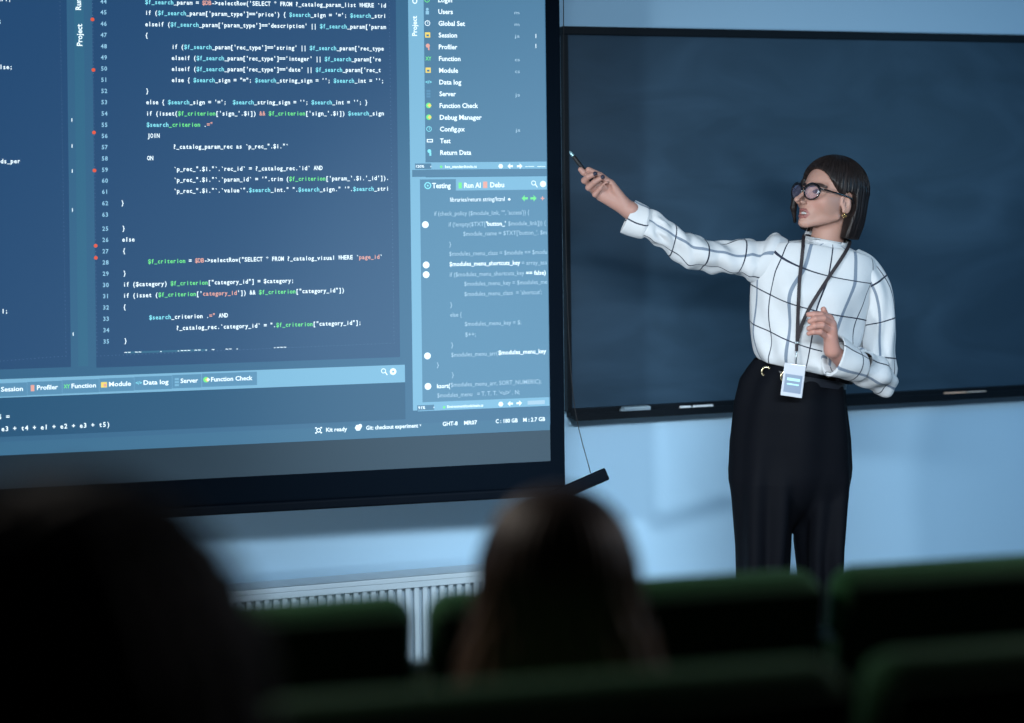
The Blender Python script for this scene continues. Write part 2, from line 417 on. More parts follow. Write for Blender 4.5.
    nums = {43: -10, 44: 1.5, 45: 12.3, 46: 23.8, 47: 35, 48: 46.3, 49: 57.5, 50: 68.6, 51: 79.8, 52: 91, 53: 102.2, 54: 113.6, 55: 124.9, 56: 136, 57: 147.2, 58: 158.5, 59: 169.8, 60: 180.7, 61: 191.8, 62: 203.3, 63: 214.7, 25: 228.7, 26: 239.9, 27: 251.3, 28: 262.5, 29: 273.7, 30: 285, 31: 296.2, 32: 307.5, 33: 318.8, 34: 330.2, 35: 341.5}
    for k, y in nums.items():
        u, z = uz(100.2+y*.008, y); mono(m2, u, z-.0058, str(k), cell*1.02, EM*.95, mi=NU)
    lines = [(43, 145, "else"), (44, 145, "$f_search_param = $DB->selectRow('SELECT * FROM ?_catalog_param_list WHERE `id"),
        (45, 145, "if ($f_search_param['param_type']=='price') { $search_sign = '='; $search_stri"),
        (46, 145, "elseif ($f_search_param['param_type']=='description' || $f_search_param['param"),
        (47, 145, "{"), (48, 171.5, "if ($f_search_param['rec_type']=='string' || $f_search_param['rec_type"),
        (49, 171.5, "elseif ($f_search_param['rec_type']=='integer' || $f_search_param['re"),
        (50, 171.5, "elseif ($f_search_param['rec_type']=='date' || $f_search_param['rec_t"),
        (51, 171.5, "else { $search_sign = \"=\"; $search_string_sign = ''; $search_int = '';"), (52, 145.7, "}"),
        (53, 146, "else { $search_sign = '=';  $search_string_sign = ''; $search_int = ''; }"),
        (54, 146, "if (isset($f_criterion['sign_'.$i]) && $f_criterion['sign_'.$i]) $search_sign"),
        (55, 146.5, "$search_criterion .=\""), (56, 147, "JOIN"), (57, 173, "?_catalog_param_rec as `p_rec_\".$i.\"`"), (58, 147, "ON"),
        (59, 173.5, "`p_rec_\".$i.\"`.`rec_id` = ?_catalog_rec.`id` AND"),
        (60, 173.5, "`p_rec_\".$i.\"`.`param_id` = '\".trim ($f_criterion['param_'.$i.'_id'])."),
        (61, 173.5, "`p_rec_\".$i.\"`.`value`\".$search_int.\" \".$search_sign.\" '\".$search_stri"), (62, 121, "}"),
        (25, 122, "}"), (26, 122, "else"), (27, 122.5, "{"),
        (28, 148, "$f_criterion = $DB->selectRow(\"SELECT * FROM ?_catalog_visual WHERE `page_id`"), (29, 123, "}"),
        (30, 123, "if ($category) $f_criterion[\"category_id\"] = $category;"), (31, 123, "if (isset ($f_criterion['category_id']) && $f_criterion[\"category_id\"])"),
        (32, 123, "{"), (33, 149, "$search_criterion .=\" AND"), (34, 176, "?_catalog_rec.`category_id` = \".$f_criterion[\"category_id\"];"), (35, 124, "}")]
    for k, px, s in lines:
        y = nums[k]; z = uz(104, y)[1]; u = uz(px, y)[0]
        cols = [("page_id", SA)] if k == 28 else [("_criterion", GR)] if k == 55 else [("_sign", WH)] if k == 54 else None
        if k == 31: cols = [("category_id", SA)]
        c = cell
        if k in (45, 46, 48, 49, 50, 51): c = cell*(1.0 if k < 47 else .985)
        mono(m2, u, z-.0058, s, c*{28: .985, 30: .99, 53: .98}.get(k, 1), EM, cols)
    s = "\" '' .. ' -  -'''' -- ''-  '-  '-'' "
    u = uz(124, 352.7)[0]; z = uz(104, 351)[1]; mono(m2, u, z-.010, "~~ ~~     -    -~~~ ~~ - ~   ~~ -          -~~~ ", cell*1.1, EM*.8)
    for x, y in ((92.5, 19.5), (93.5, 70), (94, 132.5), (94.5, 170.5), (95.7, 245.7), (95.9, 257.8)): disc(m2, x, y, .0055, RD)
    m2.build('projected_editor', ms, e)
    # --- toolbar strip and console
    m3 = MB(); panel(-560, 380+30, 404, 361.5+16.3, LT, 2, m3) if False else None
    def strip(xa, xb, ytl, ybl, mi, lay, mb):   # heights are measured at xa
        panel(xa, ytl, xb, 0, mi, lay, mb) if False else None
        u0, zt_ = uz(xa, ytl); _, zb_ = uz(xa, ybl); u1 = uz(xb, 300)[0]; o = .0006*lay
        mb.add([P3(u0, zb_, o), P3(u1, zb_, o), P3(u1, zt_, o), P3(u0, zt_, o)], [(0, 1, 2, 3)], mi)
    strip(0, 404, 379.3, 397.8, LT, 2, m3)
    u0 = uz(-560, 300)[0]; zt_ = uz(0, 379.3)[1]; zb_ = uz(0, 397.8)[1]; u1 = uz(0, 300)[0]
    m3.add([P3(u0, zb_, .0012), P3(u1, zb_, .0012), P3(u1, zt_, .0012), P3(u0, zt_, .0012)], [(0, 1, 2, 3)], LT)
    z2 = uz(0, 437)[1]; m3.add([P3(u0, z2, .0012), P3(uz(404, 300)[0], z2, .0012), P3(uz(404, 300)[0], zb_, .0012), P3(u0, zb_, .0012)], [(0, 1, 2, 3)], CO)
    z3 = uz(0, 442)[1]; zb0 = uz(0, 455.5)[1]; m3.add([P3(u0, zb0, .0012), P3(-.001, zb0, .0012), P3(-.001, z3, .0012), P3(u0, z3, .0012)], [(0, 1, 2, 3)], ST)
    zs = lambda x, y: y-(x*.0475)
    tabs = [(-8, 26), (27.2, 61), (62.2, 98), (99.2, 133), (134.2, 171), (172.2, 200.5), (201.8, 256)]
    for x0, x1 in tabs: strip(x0, x1, 383.2-x0*.0475, 396.6-x0*.0475, TB, 3, m3)
    def tt(px, px1, s): prop(m3, px, 389.2-px*.0475, s, .0185, px1)
    tt(1, 23, 'Session'); tt(37, 58, 'Profiler'); tt(71.5, 96, 'Function'); tt(109, 131, 'Module'); tt(143.5, 168.5, 'Data log'); tt(180.5, 198, 'Server'); tt(211, 252.5, 'Function Check')
    prop(m3, 63.7, 386.3, 'XY', .016, 70, mi=GR)
    rect(m3, 32.6, 388, .010, .018, SA); rect(m3, 104, 384.7, .017, .016, YE); rect(m3, 105, 385, .008, .008, SA, 5); prop(m3, 135.6, 382.8, '</>', .013, 142, mi=CY)
    for k in range(3): rect(m3, 176.8, 379+k*3, .012, .006, TB+0 if k > 9 else LT)
    disc(m3, 206, 379.6, .0085, GR); disc(m3, 207.4, 379.6, .007, YE, 5, 4); disc(m3, 208.3, 379.5, .005, WH, 6, 4)
    lens(m3, 384, 371.6, WH); disc(m3, 393, 371.5, .0105, WH, n=8); disc(m3, 393, 371.5, .0035, LT, 5)
    z = uz(0, 429)[1]; mono(m3, uz(1, 427)[0], z-.0062, "e3 + t4 + e1 + e2 + e3 + t5)", cell*1.19, EM*1.06)
    z = uz(0, 417)[1]; mono(m3, uz(-2, 415)[0], z-.0062, "5 =", cell*1.19, EM*1.06)
    def stt(px, px1, s): prop(m3, px, 446-px*.0503, s, .0172, px1)
    stt(326, 347, 'Kit ready'); stt(366, 418, 'Git: checkout experiment'); prop(m3, 419.4, 424.7, 'v', .011); stt(442.5, 457.5, 'GHT-8'); stt(464, 477, 'MR07'); stt(495.5, 517.5, 'C : 180 GB'); stt(523, 545, 'M : 2.7 GB')
    ring(m3, 318.5, 430.2, .007, WH, .003)
    for a, b in ((-2.6, -2.4), (2.6, -2.6), (-2.6, 2.6), (2.6, 2.3)): rect(m3, 318.5+a, 430.2+b, .005, .004, WH)
    disc(m3, 358, 427.6, .010, WH, n=6); disc(m3, 360, 425.8, .006, WH, 5)
    m3.build('projected_console', ms, e)
    # --- file list
    m4 = MB(); 
    def vstrip(xt, xb, y0, y1, mi, lay, mb, half=None):
        u0 = uz(xt, 0)[0]; u1 = uz(xb, 0)[0]; o = .0006*lay; a = uz(xt, y0)[1]; b = uz(xt, y1)[1]
        mb.add([P3(u0, b, o), P3(u1, b, o), P3(u1, a, o), P3(u0, a, o)], [(0, 1, 2, 3)], mi)
    vstrip(408, 423.5, -330, 410.8, LT, 2, m4); vstrip(423.5, 544.4, -330, 162, SD, 2, m4); vstrip(410.5, 544.4, 162.5, 169.8, LT, 3, m4); vstrip(410, 544.4, 170, 177, SD, 3, m4)
    vstrip(419, 544.4, 177.4, 191, LT, 3, m4); vstrip(417.6, 453.5, 179.5, 192, S2, 4, m4); vstrip(417.6, 544.4, 191, 402.5, S2, 3, m4)
    vstrip(413, 544.4, 402.5, 411.5, LT, 3, m4)
    prop(m4, 416.8, 36, 'Project', .021, vertical=True); prop(m4, 417, 4, 'C', .021, vertical=True)
    names = ['Login', 'Users', 'Global Set', 'Session', 'Profiler', 'Function', 'Module', 'Data log', 'Server', 'Function Check', 'Debug Manager', 'Config.px', 'Test', 'Return Data']
    wd = [14, 14.5, 26.5, 18.5, 18.5, 21.5, 19, 22, 16.5, 38.5, 42, 25, 10.5, 31]
    for i, (s, w) in enumerate(zip(names, wd)):
        y = 11.5+(i-1)*11.75; x = 438+i*.16; prop(m4, x, y, s, .0205, x+w)
        ix = 427+i*.17; c = [GR, NU, WH, YE, SA, GR, YE, CY, DT, YE, YE, CY, WH, CY][i]
        if i in (2, 11, 0): ring(m4, ix, y, .0085, c, .002); rect(m4, ix+.3, y-.5, .0015, .008, c); 
        elif i == 5: prop(m4, ix-2.6, y, 'XY', .016, ix+3.4, mi=GR)
        elif i == 7: prop(m4, ix-2.9, y, '</>', .014, ix+3.4, mi=CY)
        elif i in (9, 10): disc(m4, ix, y, .0085, GR, 4); disc(m4, ix+.8, y, .0065, YE, 5, 4)
        elif i == 12: rect(m4, ix+.7, y, .019, .010, WH); rect(m4, ix+.7, y, .013, .005, SD, 5)
        elif i == 1: disc(m4, ix, y-2.2, .0045, c); rect(m4, ix, y+1.2, .010, .011, c)
        elif i == 8:
            for k in (-1, 0, 1): rect(m4, ix, y+2.8*k, .012, .006, TB)
        elif i == 4: disc(m4, ix, y-1, .0065, SA); rect(m4, ix+1, y+2, .004, .009, SA)
        elif i == 13: disc(m4, ix, y-1.4, .006, CY); rect(m4, ix+1, y+1.6, .006, .010, CY)
        else: rect(m4, ix, y, .016, .016, c); rect(m4, ix, y+.5, .008, .006, SD, 5)
    for i, s in ((1, 'm'), (2, 'm'), (3, 'js'), (5, 'cs'), (6, 'cs'), (8, 'js'), (11, 'js')):
        prop(m4, 514.2+i*.1, 12.5+(i-1)*11.75, s, .015, 519+i*.1, mi=SO, bold=False)
    prop(m4, 535.4, 36, '1', .019, bold=False); prop(m4, 535.4, 46, '1', .019, bold=False)
    rect(m4, 423, 166.3, .05, .017, SD, 5); prop(m4, 415.8, 166.3, '120%', .011, 424, lay=6); prop(m4, 430, 166.4, 'v', .008, lay=6)
    prop(m4, 445, 166.6, 'bcc_standardtools.cs', .0115, 476.5, lay=5); disc(m4, 441, 166.8, .004, GR, 5)
    disc(m4, 500.5, 166.2, .0075, WH, 5, 6); arrow(m4, 510, 166.2, .017, WH, True, 5); arrow(m4, 519.5, 166.2, .017, WH, False, 5); prop(m4, 525, 166, '-----', .012, 534, lay=5); prop(m4, 537, 166, '----', .012, 545, lay=5)
    ring(m4, 427.6, 185.6, .011, CY, .0035, 5); rect(m4, 427.6, 185.6, .005, .005, CY, 5); prop(m4, 432, 185.5, 'Testing', .0225, 450.5, lay=5)
    rect(m4, 460, 185.5, .010, .018, GR, 5); prop(m4, 464, 185.2, 'Run AI', .022, 480.5, lay=5); rect(m4, 485, 184.8, .013, .020, SA, 5); prop(m4, 490, 184.7, 'Debu', .022, 504, lay=5)
    lens(m4, 534, 183.8, WH); disc(m4, 542.8, 184, .010, WH, 5, 8)
    m4.build('projected_file_list', ms, e)
    # --- right code
    m5 = MB()
    def rl(px, py, s, px1, mi=SO, bold=False): prop(m5, px, py, s, .0188, px1, mi=mi, lay=5, bold=bold)
    rl(450, 199.5, 'libraries/return string/html', 504.5, WH); disc(m5, 509, 199.3, .004, WH, 5)
    arrow(m5, 524.5, 198.3, .020, GR, True, 5); arrow(m5, 533.3, 198.3, .020, GR, False, 5); rect(m5, 542.3, 198.3, .012, .003, SA, 5); rect(m5, 542.3, 198.3, .003, .012, SA, 5)
    rl(434, 213.5, 'if (check_policy ($module_link, "", \'access\')) {', 529)
    rl(448.5, 224.3, "if (!empty($TXT[", 485.5); rl(486, 223.6, "'button_'", 505.5, WH, True); rl(508, 223.3, "$module_link])) {", 545.5)
    rl(463, 233.6, "$module_name = $TXT['button_'. $m", 546.5); rl(449, 244, '}', 451)
    rl(449, 253.6, "$modules_menu_class = $module == $modu", 546.8)
    rl(449.3, 263.9, "$modules_menu_shortcuts_key", 520, WH, True); rl(521.5, 262.7, "= array_ass", 546.5)
    rl(449.6, 274.4, "if ($modules_menu_shortcuts_key", 524); rl(525.8, 272.8, "== false)", 545.5, WH, True)
    rl(464, 283.6, "$modules_menu_key = $modules_me", 547); rl(464.2, 293.8, "$modules_menu_class  = 'shortcut';", 541.5)
    rl(450, 304.6, '}', 452); rl(450, 314.6, 'else {', 461.5); rl(464.6, 323.7, "$modules_menu_key = $;", 521); rl(465, 334.3, "$++;", 475.5)
    rl(451, 344.7, '}', 453); rl(451, 354.6, "$modules_menu_arr(", 497.5); rl(498.2, 352.4, "$modules_menu_key", 546, WH, True)
    rl(436.7, 364.6, '}', 438.7); rl(451.6, 374.6, '}', 453.6)
    rl(436.8, 385.9, "ksort(", 450, WH, True); rl(450.5, 384.6, "$modules_menu_arr, SORT_NUMERIC);", 541); rl(437, 395.2, "$modules_menu   = T. T. T. '<ul>' . N;", 519.5)
    for x, y in ((425.2, 224.6), (426, 264.9), (426, 274.6), (427.3, 355.8), (427.8, 386.3)): disc(m5, x, y, .0105, WH, 5, 12)
    rect(m5, 425.5, 407.5, .052, .016, SD, 5); prop(m5, 418, 407.6, '91%', .012, 425, lay=6); prop(m5, 433, 407, 'v', .008, lay=6); disc(m5, 444, 407.2, .004, GR, 5)
    prop(m5, 447, 406.5, 'Environment/tools/main.cs', .012, 483, lay=5)
    disc(m5, 500.6, 404, .008, WH, 5, 6); arrow(m5, 510, 403.5, .017, WH, True, 5); arrow(m5, 519, 403, .017, WH, False, 5); rect(m5, 536, 402.3, .055, .012, SO, 5)
    m5.build('projected_test_code', ms, e)
    # cord, its own thing
    a = W(563.2, -60, 4.98); b = W(565, 200, 5.0); c = W(572, 385, 4.99); d_ = W(590.5, 473, 4.93)
    mb = MB(); mb.tube(smooth_path([a, b, c, d_], 30), .0014, 5); tag(mb.build('pull_cord', mat('cord_black', (.01, .012, .015, 1), .8), None), 'thin dark pull cord hanging beside the screen edge to its angled end arm', 'cord')
projection_screen()

# ------------------------------------------------------------------ radiator under the wall
def radiator():
    zt = wall_pt(400, 576.5, .11)[2]; u0 = (wall_pt(120, 590, .1)-PW)@uw; u1 = (wall_pt(588, 575, .1)-PW)@uw
    m = mat('radiator_enamel', (.45, .56, .64, 1), .4); c = PW+uw*(u0+u1)/2
    e = empty('radiator', [c[0]+nw[0]*.07, c[1]+nw[1]*.07, 0], 'low white ribbed radiator against the wall below the screen', 'radiator')
    L = (u1-u0)/2
    mb = MB(); q = c+nw*.075; mb.box([q[0], q[1], zt-.008], [L, .052, .008], AXW, bev=.003); q = c+nw*.120; mb.box([q[0], q[1], zt-.018], [L, .004, .018], AXW, bev=.002); mb.build('top_cover', m, e)
    mb = MB(); q = c+nw*.055; mb.box([q[0], q[1], zt/2+.02], [L-.01, .040, zt/2-.05], AXW)
    n = int(2*L/.028)
    for k in range(n):
        q = c+uw*(-L+.02+k*.028)+nw*.085; mb.box([q[0], q[1], (zt-.03+.07)/2], [.0085, .032, (zt-.10)/2], AXW, bev=.004)
    mb.build('ribbed_panel', m, e)
    for s in (-.8, .8):
        mb = MB(); q = c+uw*s*L+nw*.07; mb.box([q[0], q[1], .035], [.02, .03, .036], AXW, bev=.004); mb.build('foot', m, e)
radiator()

# ------------------------------------------------------------------ tiers and seats
GREEN = mat('green_fabric', (.020, .13, .045, 1), .85, bump=.3, bscale=700, sheen=.05, var=.12, vscale=30)
SHELL = mat('seat_shell', (.012, .030, .018, 1), .9, spec=.1); BRK = mat('bracket_grey', (.55, .66, .60, 1), .5)
PIT = .62
TH_R = math.radians(12.2); ur_ = np.array([math.cos(TH_R), math.sin(TH_R), 0])
def row(px_gap, depth_at, k):        # a gap point between two seats and the row direction
    p = W(px_gap, 400, depth_at); p[2] = 0; return p
G1 = row(817, 400, 0) if False else W(812, 400, 2.46)*[1, 1, 0]; G2 = W(834, 400, 1.66)*[1, 1, 0]
T2, T3 = .100, .220
G3 = G2+(G2-G1)-0*uw
G3 = np.array([G2[0]-G1[0]+G2[0], G2[1]-G1[1]+G2[1], 0])
def tier(name, p, z, depth, z0):
    c = p+nw*(-.42)+nw*depth/2; mb = MB(); mb.box([c[0]-0.2, c[1], (z+z0)/2], [2.6, depth/2, (z-z0)/2], AXW); o = mb.build(name, FLOOR_M); o['kind'] = 'structure'; return o
tier('floor', G2, T2, 3.6, 0.); tier('floor', G3, T3, 2.6, T2)
def make_seat(label, back_d=.05):
    e = empty('auditorium_seat', (0, 0, 0), label, 'seat', 'green seats of the lecture hall')
    # local: x along the row, -y towards the people behind, seat faces +y
    tilt = math.radians(14); ax = np.array([[1, 0, 0], [0, math.cos(tilt), math.sin(tilt)], [0, -math.sin(tilt), math.cos(tilt)]])
    H = 1.013; hb = .27
    c = np.array([0, 0, H-hb*math.cos(tilt)-.01])
    mb = MB(); mb.box(c+ax[1]*.016, [.300, .038, hb], ax, bev=.038); mb.build('backrest', GREEN, e, world=False, smooth=True)
    mb = MB(); mb.box(c-ax[1]*.026-ax[2]*.004, [.288, .010, hb-.006], ax, bev=.009); mb.build('back_shell', SHELL, e, world=False, smooth=True)
    mb = MB(); mb.box([0, .27, .44], [.25, .22, .045], None, bev=.04); mb.build('seat_cushion', GREEN, e, world=False, smooth=True)
    for s in (-1, 1):
        mb = MB(); mb.box([s*.262, .13, .36], [.012, .11, .35], None, bev=.008); mb.box([s*.290, .16, .64], [.006, .03, .150], None, bev=.003); mb.box([s*.276, .16, .52], [.016, .03, .02], None, bev=.003); mb.box([s*.262, .09, .012], [.03, .16, .012], None, bev=.006); leg = mb.build('side_stand', SHELL, e, world=False)
        mb = MB(); mb.box(c+ax[0]*(s*.303)-ax[1]*.006+ax[2]*(hb-.125), [.0065, .020, .030], ax, bev=.004); mb.build('hinge_bracket', BRK, e, world=False, smooth=True)
        mb = MB(); mb.box([s*.298, .20, .795], [.0115, .13, .010], None, bev=.008); mb.build('armrest', BRK, e, world=False, smooth=True)
    return e
def copy_tree(o, parent=None):
    c = o.copy(); COL.objects.link(c); c.parent = parent
    for ch in [x for x in bpy.data.objects if x.parent == o]: copy_tree(ch, c)
    return c
seat0 = make_seat('x'); used = False
def place_seat(G, k, z, label):
    global used
    o = copy_tree(seat0) if used else seat0; used = True
    p = G+ur_*PIT*(k+.5); o.location = (p[0], p[1], z); o.rotation_euler = (0, 0, TH_R); o['label'] = label; return o
place_seat(G1, -1, 0, 'green front row seat half hidden behind the long haired listener\'s head')
place_seat(G1, 0, 0, 'green front row seat to the right of the presenter\'s legs')
place_seat(G1, -2, 0, 'green front row seat before the white radiator, left of the narrow gap')
place_seat(G2, -1, T2, 'green seat back along the bottom centre, behind the long haired listener')
place_seat(G2, 0, T2, 'green seat at the bottom right corner, one row nearer the camera')
place_seat(np.array([-.283-.31*ur_[0]+.03, .80, 0]), 0, T3, 'green seat under the black haired silhouette, nearest the camera')
place_seat(G2, -2, T2, 'green seat at the bottom left in front of the black haired silhouette')
# ------------------------------------------------------------------ people
SKIN = attr_color(mat('skin', (.55, .34, .27, 1), .5, spec=.4)); SKIN.node_tree.nodes['Principled BSDF'].inputs['Subsurface Weight'].default_value = .06
SKIN.node_tree.nodes['Principled BSDF'].inputs['Subsurface Radius'].default_value = (.01, .004, .002)
SKC = np.array([.42, .235, .185, 1.])
def hair_mat(name, c0, c1, rough=.38):
    m = mat(name, c0, rough, spec=.3); nt = m.node_tree; b = nt.nodes['Principled BSDF']
    a = nt.nodes.new('ShaderNodeAttribute'); a.attribute_name = 'Col'; mx = nt.nodes.new('ShaderNodeMix'); mx.data_type = 'RGBA'
    mx.inputs[6].default_value = c0; mx.inputs[7].default_value = c1; nt.links.new(a.outputs['Fac'], mx.inputs[0]); nt.links.new(mx.outputs[2], b.inputs['Base Color']); return m

def head_frame(C, yaw, pitch, roll, s):
    """world<->head: axes f (forward), l (her left), u (up); unit 1 cm times s"""
    F0 = np.array([-math.sin(yaw), -math.cos(yaw), 0]); L0 = np.array([math.cos(yaw), -math.sin(yaw), 0]); U0 = np.array([0, 0, 1.])
    Fv = F0*math.cos(pitch)+U0*math.sin(pitch); Uv = -F0*math.sin(pitch)+U0*math.cos(pitch)
    Lr = L0*math.cos(roll)+Uv*math.sin(roll); Ur = -L0*math.sin(roll)+Uv*math.cos(roll)
    R = np.array([Fv, Lr, Ur]); sc = .01*s
    return (lambda P: ((P-C)@R.T)/sc), (lambda Q: C+(np.asarray(Q, float)@R)*sc), sc
def head_sdf(Q, detail=True):
    A = Q.copy(); A[..., 1] = np.abs(A[..., 1])
    d = ell(A, (-1.2, 0, 4.4), (9.2, 7.3, 8.1))
    d = smin(d, ell(A, (3.0, 0, -.6), (6.0, 5.7, 7.0)), 1.5)
    d = smin(d, cap(A, (.6, 4.9, -3.9), (7.2, 1.1, -7.4), 1.3, 1.25), 1.6)
    d = smin(d, sph(A, (8.05, 0, -7.35), 1.35), 1.2)
    d = smin(d, ell(A, (7.0, 0, -4.6), (2.1, 2.6, 2.6)), 1.2)
    d = smin(d, sph(A, (5.7, 3.9, -.6), 1.9), 1.5); d = smin(d, ell(A, (3.2, 4.6, -.6), (3.4, 1.9, 3.2)), 1.5)
    d = smin(d, cap(A, (7.6, .9, 3.5), (6.2, 4.4, 3.7), .75, .6), 1.2)
    if detail:
        d = smax(d, -sph(A, (9.8, 3.3, 1.8), 2.0), 1.0)
        d = smin(d, sph(A, (6.75, 3.15, 1.9), 1.38), .35)
        d = smax(d, -ell(A, (8.2, 3.2, 1.85), (.9, 1.25, .45)), .12)
        d = smin(d, cap(A, (8.2, 0, 2.6), (11.6, 0, -.95), .48, .58), .8)
        d = smin(d, sph(A, (11.95, 0, -1.45), .74), .5)
        d = smin(d, ell(A, (10.1, 1.0, -1.9), (1.2, .48, .56)), .45)
        d = smax(d, -sph(A, (10.6, .5, -2.62), .22), .2)
        d = smin(d, chain(A, [(9.25, 0, -3.85), (9.0, 1.0, -3.95), (8.1, 1.95, -4.7)], [.36, .36, .2], .2), .25)
        d = smin(d, chain(A, [(9.0, 0, -5.9), (8.7, 1.1, -5.7), (8.05, 1.95, -4.85)], [.46, .42, .2], .2), .3)
        d = smax(d, -ell(A, (9.0, 0, -4.85), (1.5, 1.45, .46)), .15)
    # ears
    E = A-np.array([-.3, 7.1, .1]); c, s = math.cos(.25), math.sin(.25)
    E = np.stack([c*E[..., 0]-s*E[..., 2], E[..., 1]-.25*(-E[..., 0]), s*E[..., 0]+c*E[..., 2]], -1)
    ear = ell(E, (0, 0, 0), (1.55, .6, 2.85)); ear = smax(ear, -ell(E, (.2, .6, .5), (.95, .62, 1.8)), .2)
    ear = smin(ear, cap(E, (.9, .1, -2.2), (.6, .1, .2), .42, .3), .3)
    return smin(d, ear, .35)

def person_presenter():
    D = 4.83
    def w(px, py, dy=0.): return W(px, py, D+dy)
    base = w(800, 400)*[1, 1, 0]
    E = empty('person', base, 'woman in white windowpane blouse and wide black trousers pointing at the screen', 'person')
    # ---------------- head
    C = w(828.6, 203.0); toH, toW, sc = head_frame(C, math.radians(59.5), math.radians(12.5), math.radians(-2), 1.035)
    neck_a = toW((-2.2, 0, -3.0)); neck_b = w(822.5, 262, .02)
    def f_head(P):
        Q = toH(P); d = head_sdf(Q)*sc
        nk = cap(P, neck_a, neck_b, .047, .052); return smin(d, nk, .018)
    parts = []
    V, Fc = surf(f_head, C-[.14, .14, .22], C+[.14, .14, .155], .0015)
    Q = toH(V); A = Q.copy(); A[:, 1] = np.abs(A[:, 1])
    col = np.tile(SKC, (len(V), 1))
    def paint(dist, soft, c): 
        k = np.clip(1-dist/soft, 0, 1)[:, None]; col[:] = col*(1-k)+np.array(c)*k
    paint(np.maximum(sph(A, (7.4, 3.6, -1.2), 1.5), 0), 2.0, (.42, .215, .17, 1))
    paint(np.maximum(np.minimum(chain(A, [(9.25, 0, -3.9), (9.0, 1.0, -4.0), (8.1, 1.95, -4.7)], [.45, .43, .25], .1), chain(A, [(9.0, 0, -5.9), (8.7, 1.1, -5.7), (8.05, 1.95, -4.9)], [.55, .5, .25], .1)), 0), .22, (.27, .10, .09, 1))
    paint(np.maximum(chain(A, [(8.6, 1.5, 3.55), (8.0, 3.2, 4.0), (6.2, 4.9, 3.5)], [.25, .28, .12], .05)-.25, 0), .25, (.06, .035, .03, 1))
    paint(np.maximum(ell(A, (8.2, 3.2, 1.85), (1.3, 1.45, .62)), 0), .18, (.10, .05, .045, 1))
    parts.append((V, Fc, col))
    # ---------------- hands
    H = .01
    dh = -.07
    def hp(px, py, dz): return w(px, py, dh+dz*H)
    wr = hp(631, 211, 0); fo = w(668, 238, -.03)
    fing = [([hp(594, 179, .6), hp(588.5, 175.5, -.9), hp(583.5, 172.5, -1.9), hp(580.5, 169.5, -2.0)], .0085),
            ([hp(591, 184, .6), hp(584.5, 180.5, -1.4), hp(588.5, 176.5, -2.9), hp(595, 173.8, -3.1)], .0086),
            ([hp(594.5, 190.5, .4), hp(588.5, 187.5, -1.8), hp(594.5, 182, -3.2), hp(602.5, 177, -3.2)], .0082),
            ([hp(600.5, 197, .2), hp(595, 194.5, -1.7), hp(600.5, 188, -2.9), hp(606.5, 183, -2.8)], .0072)]
    thumb = ([hp(624, 202, -.6), hp(611, 184, -1.2), hp(600, 175.5, -1.0), hp(588.5, 169.8, -1.6)], .0098)
    nails = [fing[1][0][3], fing[2][0][3], fing[0][0][3], thumb[0][3]]
    def palm(P, wr, fo, ks, rp, rw=.0265, rk=.019):
        d = cap(P, fo, wr, .027, rw)
        for k, r in zip(ks, rp): d = smin(d, cap(P, wr, k, rk, r), .013)
        return d
    def f_h1(P):
        d = palm(P, wr, fo, [f[0][0] for f in fing], [.0115, .012, .012, .011])
        d = smin(d, cap(P, thumb[0][0], thumb[0][1], .016, .0115), .010)
        fg = None
        for p, r in fing+[thumb]:
            g = chain(P, p, [r*1.22, r*1.16, r*1.05, r*.9], .002); fg = g if fg is None else smin(fg, g, .0012)
        d = smin(d, fg, .006)
        return smax(d, -ell(P, hp(607, 188, -2.6), (.015, .016, .013)), .006)
    lo = np.min([p for f in fing+[thumb] for p in f[0]]+[fo, wr], 0)-.04; hi = np.max([p for f in fing+[thumb] for p in f[0]]+[fo, wr], 0)+.04
    V, Fc = surf(f_h1, lo, hi, .0014)
    col = np.tile(SKC*[.95, .92, .95, 1], (len(V), 1))
    for p in nails[:2]:
        q = p+np.array([.001, -.0085, .001]); k = (np.linalg.norm((V-q)/[.0075, .007, .0085], axis=1) < 1); col[k] = (.02, .02, .04, 1)
    parts.append((V, Fc, col))
    d2 = -.195
    def hq(px, py, dz): return w(px, py, d2+dz*H)
    wr2 = hq(832, 350, 1.5); fo2 = w(850, 368, -.11)
    f2 = [([hq(829.5, 318.5, 0), hq(821, 315, -1.6), hq(814, 314.3, -2.2), hq(808.8, 314.6, -2.0)], .0086),
          ([hq(832, 324.5, -.2), hq(823.5, 318.5, -2.6), hq(815.5, 319, -3.4), hq(810, 321.3, -2.8)], .0088),
          ([hq(831, 331.5, -.2), hq(822, 325.5, -2.9), hq(814.5, 326, -3.4), hq(809, 328.6, -2.6)], .0085),
          ([hq(828, 338.5, 0), hq(820, 332, -2.4), hq(813.5, 332, -2.8), hq(808.8, 333.6, -2.0)], .0076)]
    th2 = ([hq(829, 338, 1.6), hq(828, 325, 2.2), hq(825.5, 316, 1.2), hq(823.6, 309.5, .2)], .0094)
    def f_h2(P):
        d = palm(P, wr2, fo2, [f[0][0] for f in f2], [.0118, .0125, .0125, .0115], .0215, .016)
        d = smin(d, cap(P, th2[0][0], th2[0][1], .015, .011), .010)
        fg = None
        for p, r in f2+[th2]:
            g = chain(P, p, [r*1.22, r*1.18, r*1.06, r*.9], .002); fg = g if fg is None else smin(fg, g, .0012)
        return smin(d, fg, .006)
    allp = [p for f in f2+[th2] for p in f[0]]+[fo2, wr2]
    V, Fc = surf(f_h2, np.min(allp, 0)-.04, np.max(allp, 0)+.04, .0014)
    col = np.tile(SKC*[1, .9, .92, 1], (len(V), 1)); parts.append((V, Fc, col))
    # ---------------- trunk, upper arms, legs (inside the clothes)
    sh1 = w(772, 262, .02); el1 = w(708, 256, -.02); sh2 = w(868, 278, .02); el2 = w(876, 376, .0)
